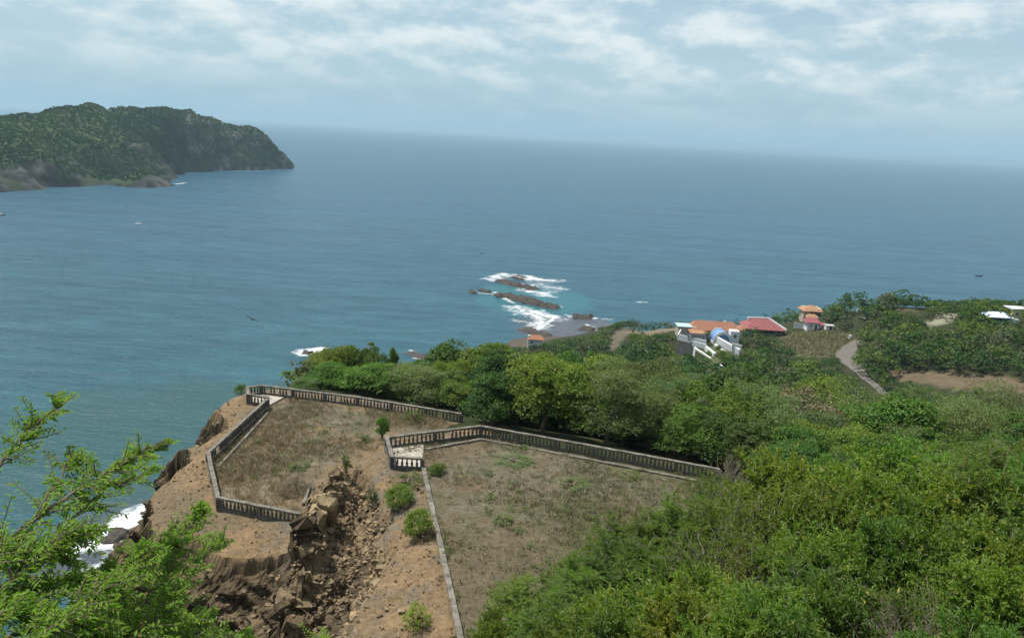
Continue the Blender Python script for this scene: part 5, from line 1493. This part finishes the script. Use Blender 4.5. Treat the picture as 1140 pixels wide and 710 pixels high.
def rubble():
    """angular stones and clods lying in the gully and along the broken lips"""
    m = np.flatnonzero((GDROP > .4) & (GP[:, 0] > -34) & (GP[:, 0] < -3) & (GP[:, 1] > 26) & (GP[:, 1] < 72) & (GDROP < 26))
    tn = np.flatnonzero((GDROP < .01) & shelf & ~inland & ~insL & in_poly(GP, LAND) & (GP[:, 1] < 74)); m = m[(seg_dist(GP[m], LIP_RIGHT) < 5.5) | (rng.random(len(m)) < .22)]; k = np.concatenate([rng.choice(m, 11000), rng.choice(tn, 2000)]); n = len(k)
    c = gv[k] + rng.normal(0, .08, (n, 3))
    s = rng.lognormal(-2.85, .62, n).clip(.03, .36); s[11000:] = rng.lognormal(-3.1, .5, n - 11000).clip(.02, .14)
    cube = np.array([(x, y, z) for z in (-1, 1) for x, y in ((-1, -1), (1, -1), (1, 1), (-1, 1))], float)
    V = cube[None] * rng.uniform(.55, 1.0, (n, 8, 3)) * (s[:, None, None] * np.stack([rng.uniform(.7, 1.4, n), rng.uniform(.6, 1.1, n), rng.uniform(.4, .9, n)], 1)[:, None])
    a, b = rng.uniform(0, 6.28, n), rng.normal(0, .6, n)
    ca, sa, cb, sb = np.cos(a), np.sin(a), np.cos(b), np.sin(b)
    R = np.stack([np.stack([ca, -sa * cb, sa * sb], 1), np.stack([sa, ca * cb, -ca * sb], 1), np.stack([np.zeros(n), sb, cb], 1)], 1)
    V = np.einsum('nij,nkj->nki', R, V) + c[:, None]
    q = np.array([(3, 2, 1, 0), (4, 5, 6, 7), (0, 1, 5, 4), (1, 2, 6, 5), (2, 3, 7, 6), (3, 0, 4, 7)])
    f = (np.arange(n)[:, None, None] * 8 + q[None]).reshape(-1, 4)
    tint = np.repeat(np.clip(.5 + fbm(c, .35, 3, 449) * .9 + rng.normal(0, .18, n), 0, 1), 6)
    mt, t = new_mat('rubble'); at = t.n('ShaderNodeAttribute', attribute_name='tint').outputs['Fac']
    g = t.n('ShaderNodeNewGeometry').outputs['Position']
    cc = t.mix(at, (0.09, 0.069, 0.042), (0.29, 0.218, 0.132)); cc = t.mix(t.math('MULTIPLY', t.noise(g, 9.0, 4, .7), .5), cc, (0.10, 0.08, 0.055))
    p = t.n('ShaderNodeBsdfPrincipled'); p.inputs['Roughness'].default_value = .95; p.inputs['Specular IOR Level'].default_value = .1; t.l(cc, p.inputs['Base Color'])
    o = t.n('ShaderNodeOutputMaterial'); t.l(p.outputs[0], o.inputs[0])
    tag(obj('rubble', np_mesh('rubble', V.reshape(-1, 3), f, mt, False, fattrs={'tint': tint})), 'loose brown stones and clods lying in the gully and cliff edge', 'rubble', kind='stuff')
rubble()

# ---- near plants with real leaves
def near_leaves(pos, dirs, L, aspect, fold=.25):
    """pointed leaves folded along the midrib: two triangles each; pos = leaf base, dirs = leaf direction"""
    m = len(pos); d = unit(dirs)
    up = unit(np.array([0, 0, 1.0]) + rng.normal(0, .55, (m, 3)))
    s = unit(np.cross(d, up)); n = np.cross(s, d)
    L = np.broadcast_to(L, (m,))[:, None]
    tip = pos + d * L - np.array([0, 0, .12]) * L
    mid = pos + d * L * .42
    V = np.stack([pos, mid + s * L * aspect / 2 + n * L * fold * aspect, tip, mid - s * L * aspect / 2 + n * L * fold * aspect], 1).reshape(-1, 3)
    b = np.arange(m)[:, None] * 4
    return V, np.concatenate([b + [0, 1, 2], b + [0, 2, 3]], 1).reshape(-1, 3)

def bush_mesh(kind, R, H, nstem, ntwig, nleaf, L, aspect, mat, seed):
    A = Acc(); pos, dirs, tin = [], [], []
    for s in range(nstem):
        az = rng.uniform(0, 6.28); out = np.sqrt(rng.uniform(.02, 1)) * R; h = H * rng.uniform(.6, 1.0) * np.sqrt(max(.1, 1 - (out / R) ** 2 * .8))
        t = np.linspace(0, 1, 7)[:, None]
        e = np.array([math.cos(az) * out, math.sin(az) * out, h])
        spine = e * t * np.array([1, 1, 0]) + np.array([0, 0, 1]) * h * t ** .8 + rng.normal(0, .04 * R, (7, 3)) * t
        V, f = tube_arrays(spine, np.linspace(.022, .006, 7) * (R / 1.5 + .3), 5); A.add(V, f)
        st = rng.normal(0, .13)
        for w in range(ntwig):
            q = rng.uniform(.35, 1.0); i = min(5, int(q * 6)); b = spine[i] + (spine[i + 1] - spine[i]) * (q * 6 - i)
            dr = unit(unit(spine[i + 1] - spine[i]) * (.35 if kind == 'pin' else .6) + rng.normal(0, .6, 3) * np.array([1, 1, .45 if kind == 'pin' else .8]) + np.array([0, 0, .1])); ln = R * rng.uniform(.18, .38)
            if w % 4 == 0:
                V, f = tube_arrays(np.array([b, b + dr * ln * .5, b + dr * ln]), [.006, .005, .003], 4); A.add(V, f)
            k = np.sort(rng.uniform(.12, 1.05, nleaf))[:, None]
            pb = b + dr * ln * k
            if kind == 'pin':          # fronds: leaflets in two ranks along the twig, held flat
                side = unit(np.cross(dr, [0, 0, 1.0]) + rng.normal(0, .12, 3)); sg = np.where(np.arange(nleaf) % 2, 1, -1)[:, None]
                dd = side * sg + dr * .45 + rng.normal(0, .12, (nleaf, 3)); pb = pb - np.array([0, 0, .25]) * ln * k ** 2
            else:
                dd = dr * .8 + rng.normal(0, .65, (nleaf, 3)) + np.array([0, 0, .15])
            pos.append(pb); dirs.append(dd); tin.append(np.full(nleaf, st + rng.normal(0, .1)))
    pos, dirs, tin = np.concatenate(pos), np.concatenate(dirs), np.concatenate(tin)
    V, f = near_leaves(pos, dirs, L * rng.uniform(.6, 1.25, len(pos)), aspect)
    tint = np.clip(.5 + tin + rng.normal(0, .17, len(pos)) + (pos[:, 2] / H - .6) * .2, 0, .9999)
    return np_mesh('foliage', V, f, mat, fattrs={'tint': np.repeat(tint, 2)}), A.mesh('stems', M_TWIG, True), R, H

NEAR = {
    'lance': [bush_mesh('lance', 1.5, 1.9, 34, 20, 22, .150, .30, LM['lance'], i) for i in range(3)],
    'lime': [bush_mesh('lance', 1.5, 1.9, 34, 22, 24, .11, .40, LM['lime'], i) for i in range(2)],
    'pin': [bush_mesh('pin', 1.5, 1.9, 40, 26, 44, .068, .30, LM['pin'], i) for i in range(3)],
    'twig': [bush_mesh('lance', 1.5, 1.9, 46, 9, 5, .07, .38, LM['dry'], i) for i in range(2)],
    'sparse': [bush_mesh('lance', 1.5, 1.9, 40, 11, 13, .075, .38, LM['yellow'], i) for i in range(2)],
}
NEAR_WORDS = {'lance': 'glossy green broad-leaved', 'lime': 'bright lime green', 'pin': 'feathery fern-leaved green', 'sparse': 'thin twiggy yellow-green', 'twig': 'bare dry twiggy'}
near_list = []
def near(px, py, Y, R, key):
    py += rng.uniform(-9, 7); R *= rng.uniform(.85, 1.2); p = aty(px, py, Y); g = g1(p[0], p[1]); near_list.append((px, py, p[0], p[1], R, max(.9, p[2] - g), key))
for a in [
    # nearest row along the bottom edge
    (560, 690, 19.0, .9, 'lance'), (620, 668, 17.5, 1.3, 'pin'), (680, 662, 15.5, 1.3, 'lance'), (740, 650, 14.5, 1.3, 'lance'), (800, 640, 14.5, 1.3, 'lance'), (765, 672, 12, 1.0, 'lime'), (850, 655, 13.5, 1.2, 'lance'), (905, 640, 14.5, 1.3, 'pin'), (960, 650, 13.5, 1.2, 'lance'),
    (1010, 672, 12.5, .8, 'twig'), (1040, 684, 11.5, .7, 'twig'), (815, 512, 38, 1.4, 'twig'), (1015, 655, 13, .7, 'sparse'), (1070, 640, 13.5, 1.2, 'sparse'), (1125, 625, 13.5, 1.2, 'lime'), (880, 690, 11.2, .9, 'lance'), (825, 692, 11, .9, 'lime'), (700, 695, 12.5, 1.0, 'lance'), (640, 698, 14, 1.0, 'lance'), (1095, 690, 10.5, .8, 'lance'),
    # second
    (590, 640, 22, 1.2, 'pin'), (635, 612, 22, 1.4, 'pin'), (690, 598, 21, 1.6, 'pin'), (650, 640, 19, 1.2, 'pin'), (745, 590, 21, 1.6, 'pin'), (800, 592, 19.5, 1.5, 'sparse'), (850, 596, 19, 1.5, 'sparse'), (900, 600, 18.5, 1.4, 'lance'), (950, 590, 19, 1.5, 'lance'), (1000, 592, 18.5, 1.4, 'lance'),
    (1050, 590, 18, 1.4, 'lime'), (1105, 578, 18, 1.5, 'lime'), (1150, 570, 18, 1.5, 'lance'),
    # third
    (715, 568, 27, 1.9, 'pin'), (765, 552, 27, 2.0, 'pin'), (815, 548, 26, 2.0, 'sparse'), (865, 552, 25, 2.0, 'sparse'), (915, 545, 25, 2.0, 'lime'), (965, 538, 25, 2.0, 'lime'), (1010, 545, 24, 1.9, 'lance'), (1060, 535, 24, 2.0, 'lime'), (1110, 530, 24, 2.0, 'lance'), (1155, 520, 24, 2.0, 'pin'),
    # fourth
    (795, 532, 36, 2.0, 'sparse'), (830, 526, 34, 2.3, 'sparse'), (880, 516, 33, 2.4, 'lime'), (925, 516, 33, 2.3, 'lime'), (975, 512, 32, 2.4, 'lime'), (1020, 510, 32, 2.4, 'lance'), (1070, 506, 31, 2.4, 'pin'), (1120, 502, 31, 2.4, 'pin'), (1160, 500, 31, 2.3, 'lance')]:
    near(*a)
near_list.sort(key=lambda q: q[3])
for k in range(0, len(near_list), 16):
    ch = sorted(near_list[k:k + 16], key=lambda q: q[0])
    for i, (px, py, x, y, R, H, key) in enumerate(ch):
        fm, sm_, r0, h0 = NEAR[key][rng.integers(len(NEAR[key]))]
        tall = max(0.0, H - 1.5 * R); g = g1(x, y)
        root = empty('shrub', (x, y, g + tall), f'{NEAR_WORDS[key]} shrub, {ordinal(i)} from the left in the {ORD[k // 16]} row of near bushes', 'shrub', 'bushes on the slope nearest the viewer', rng.uniform(0, 6.28))
        root.scale = (R / r0, R / r0, (H - tall) / h0)
        obj('stems', sm_, root); obj('foliage', fm, root)
        if tall > .2:       # bare lower stems where a bush rises from further down the slope
            A = Acc()
            for q in range(5):
                a = rng.uniform(0, 6.28); t = np.linspace(0, 1, 5)[:, None]
                P = np.hstack([np.cos(a) * .25 * (1 - t) + rng.normal(0, .05, (5, 1)), np.sin(a) * .25 * (1 - t) + rng.normal(0, .05, (5, 1)), -(1 - t) * (tall + .2) * h0 / (H - tall) + .1]); V, f = tube_arrays(P, np.linspace(.06, .04, 5), 6); A.add(V, f)
            obj('trunk', A.mesh('trunk', M_BARK, True), root)

# ---- branches of the near tree on the left
def left_tree():
    A = Acc(); pos, dirs, tin = [], [], []
    P = lambda px, py, d: CAM + unit(ray(px, py)) * d
    mains = [   # (pixels along the branch, distance from the viewer, thickness, leafy from)
        ([(-90, 640), (-30, 560), (10, 505), (45, 468), (78, 443)], 4.6, .016, .25, 26),
        ([(-60, 690), (0, 605), (60, 562), (110, 532), (150, 508), (184, 489)], 4.4, .017, .15, 44),
        ([(40, 640), (85, 570), (120, 540), (176, 524)], 4.7, .013, .25, 26),
        ([(30, 590), (55, 550), (72, 525), (80, 505)], 4.5, .010, .3, 14),
        ([(-60, 700), (20, 640), (60, 600), (110, 590)], 4.1, .014, .2, 46),
        ([(-40, 730), (60, 690), (110, 660), (150, 640), (165, 600)], 4.0, .015, .25, 44),
        ([(20, 760), (90, 720), (150, 690), (185, 640), (205, 590), (228, 568)], 4.6, .017, .3, 56),
        ([(100, 720), (160, 680), (180, 630), (190, 585)], 4.8, .012, .2, 48),
        ([(140, 730), (190, 670), (225, 620), (250, 600)], 5.0, .012, .2, 44),
        ([(-30, 760), (30, 710), (80, 690), (130, 705)], 3.7, .014, .2, 46),
        ([(-70, 640), (-10, 625), (30, 610), (70, 620)], 4.0, .013, .1, 40),
        ([(-40, 680), (10, 660), (70, 650), (110, 640)], 4.2, .013, .1, 44),
        ([(60, 740), (110, 700), (140, 670), (120, 630)], 4.4, .012, .1, 44),
        ([(120, 770), (150, 725), (190, 700), (228, 685)], 4.3, .010, .2, 40),
        ([(60, 770), (120, 730), (170, 700), (198, 655)], 4.1, .011, .2, 44),
        ([(-20, 770), (60, 735), (110, 712), (150, 690)], 3.9, .011, .15, 44),
        ([(150, 740), (200, 715), (240, 712), (275, 706)], 4.6, .010, .2, 30),
        ([(330, 760), (352, 725), (362, 706)], 5.2, .008, .3, 18),
        ([(-50, 720), (0, 690), (40, 675), (60, 700)], 3.8, .012, .1, 44),
    ]
    for pts, d, th, lf, nt in mains:
        dd = d + np.linspace(-.25, .3, len(pts)) + rng.normal(0, .05, len(pts))
        K = np.array([P(a, b, q) for (a, b), q in zip(pts, dd)])
        t = np.linspace(0, len(K) - 1, 26); S = np.column_stack([np.interp(t, range(len(K)), K[:, i]) for i in range(3)])
        S = np.column_stack([np.convolve(np.pad(S[:, i], 2, 'edge'), np.ones(5) / 5, 'valid') for i in range(3)]) + rng.normal(0, .006, S.shape)
        V, f = tube_arrays(S, np.linspace(th * .62, .0025, len(S)), 6); A.add(V, f)
        for k in range(int(nt * (1.15 if d > 4.75 else 1.9))):
            q = lf + (1 - lf) * rng.uniform(0, 1) ** .8; i = min(24, int(q * 25)); b = S[i]; ax = unit(S[i + 1] - S[i])
            ln = rng.uniform(.07, .26) * (1.2 - .75 * q); dr = unit(ax * rng.uniform(.5, 1.2) + rng.normal(0, .6, 3) * np.array([1, 1, .5]) + np.array([0, 0, .06]))
            T = np.array([b, b + dr * ln * .5 + rng.normal(0, .01, 3), b + dr * ln]); V, f = tube_arrays(T, [.004, .003, .002], 4); A.add(V, f)
            n = 17; kk = np.linspace(.08, 1.0, n)[:, None]
            side = unit(np.cross(dr, unit(rng.normal(0, .25, 3) + np.array([0, -.35, 1.0])))); sg = np.where(np.arange(n) % 2, 1, -1)[:, None]
            pos.append(b + dr * ln * kk); dirs.append(side * sg * .9 + dr * .6 + rng.normal(0, .16, (n, 3))); tin.append(np.full(n, rng.normal(0, .16)))
    # the limb all branches leave from, down to the slope below the viewer
    base = np.array([-5.2, 2.4, g1(-5.2, 2.4) - .2]); j = P(-90, 700, 4.2)
    t = np.linspace(0, 1, 8)[:, None]; T = base + (j - base) * t + np.sin(t * 3.1) * np.array([-.15, .1, 0])
    V, f = tube_arrays(T, np.linspace(.13, .05, 8), 9)
    A2 = Acc(); A2.add(V, f)
    for pts, d, th, lf, nt in mains:
        e = P(*pts[0], d - .25); t = np.linspace(0, 1, 6)[:, None]
        V, f = tube_arrays(j + (e - j) * t + np.sin(t * 3.1) * np.array([0, 0, -.08]), np.linspace(.03, th, 6), 6); A2.add(V, f)
    root = empty('tree', base, 'fine-leaved green branches reaching in over the sea and cliff from the near left', 'tree')
    pos, dirs, tin = np.concatenate(pos), np.concatenate(dirs), np.concatenate(tin)
    V, f = near_leaves(pos, dirs, .031 * rng.uniform(.6, 1.3, len(pos)), .40)
    tint = np.clip(.5 + tin + rng.normal(0, .16, len(pos)), 0, .999)
    for nm, me in (('trunk', A2.mesh('trunk', M_BARK, True)), ('branches', A.mesh('branches', M_BARK, True)), ('foliage', np_mesh('foliage', V, f, LM['lance2'], fattrs={'tint': np.repeat(tint, 2)}))):
        o = obj(nm, me, root); o.location = [-float(v) for v in base]
LM['lance2'] = leaf_mat('leaf_near', (0.105, 0.205, 0.022), (0.21, 0.33, 0.048), (0.22, 0.19, 0.06), .02, .55, .01)
left_tree()
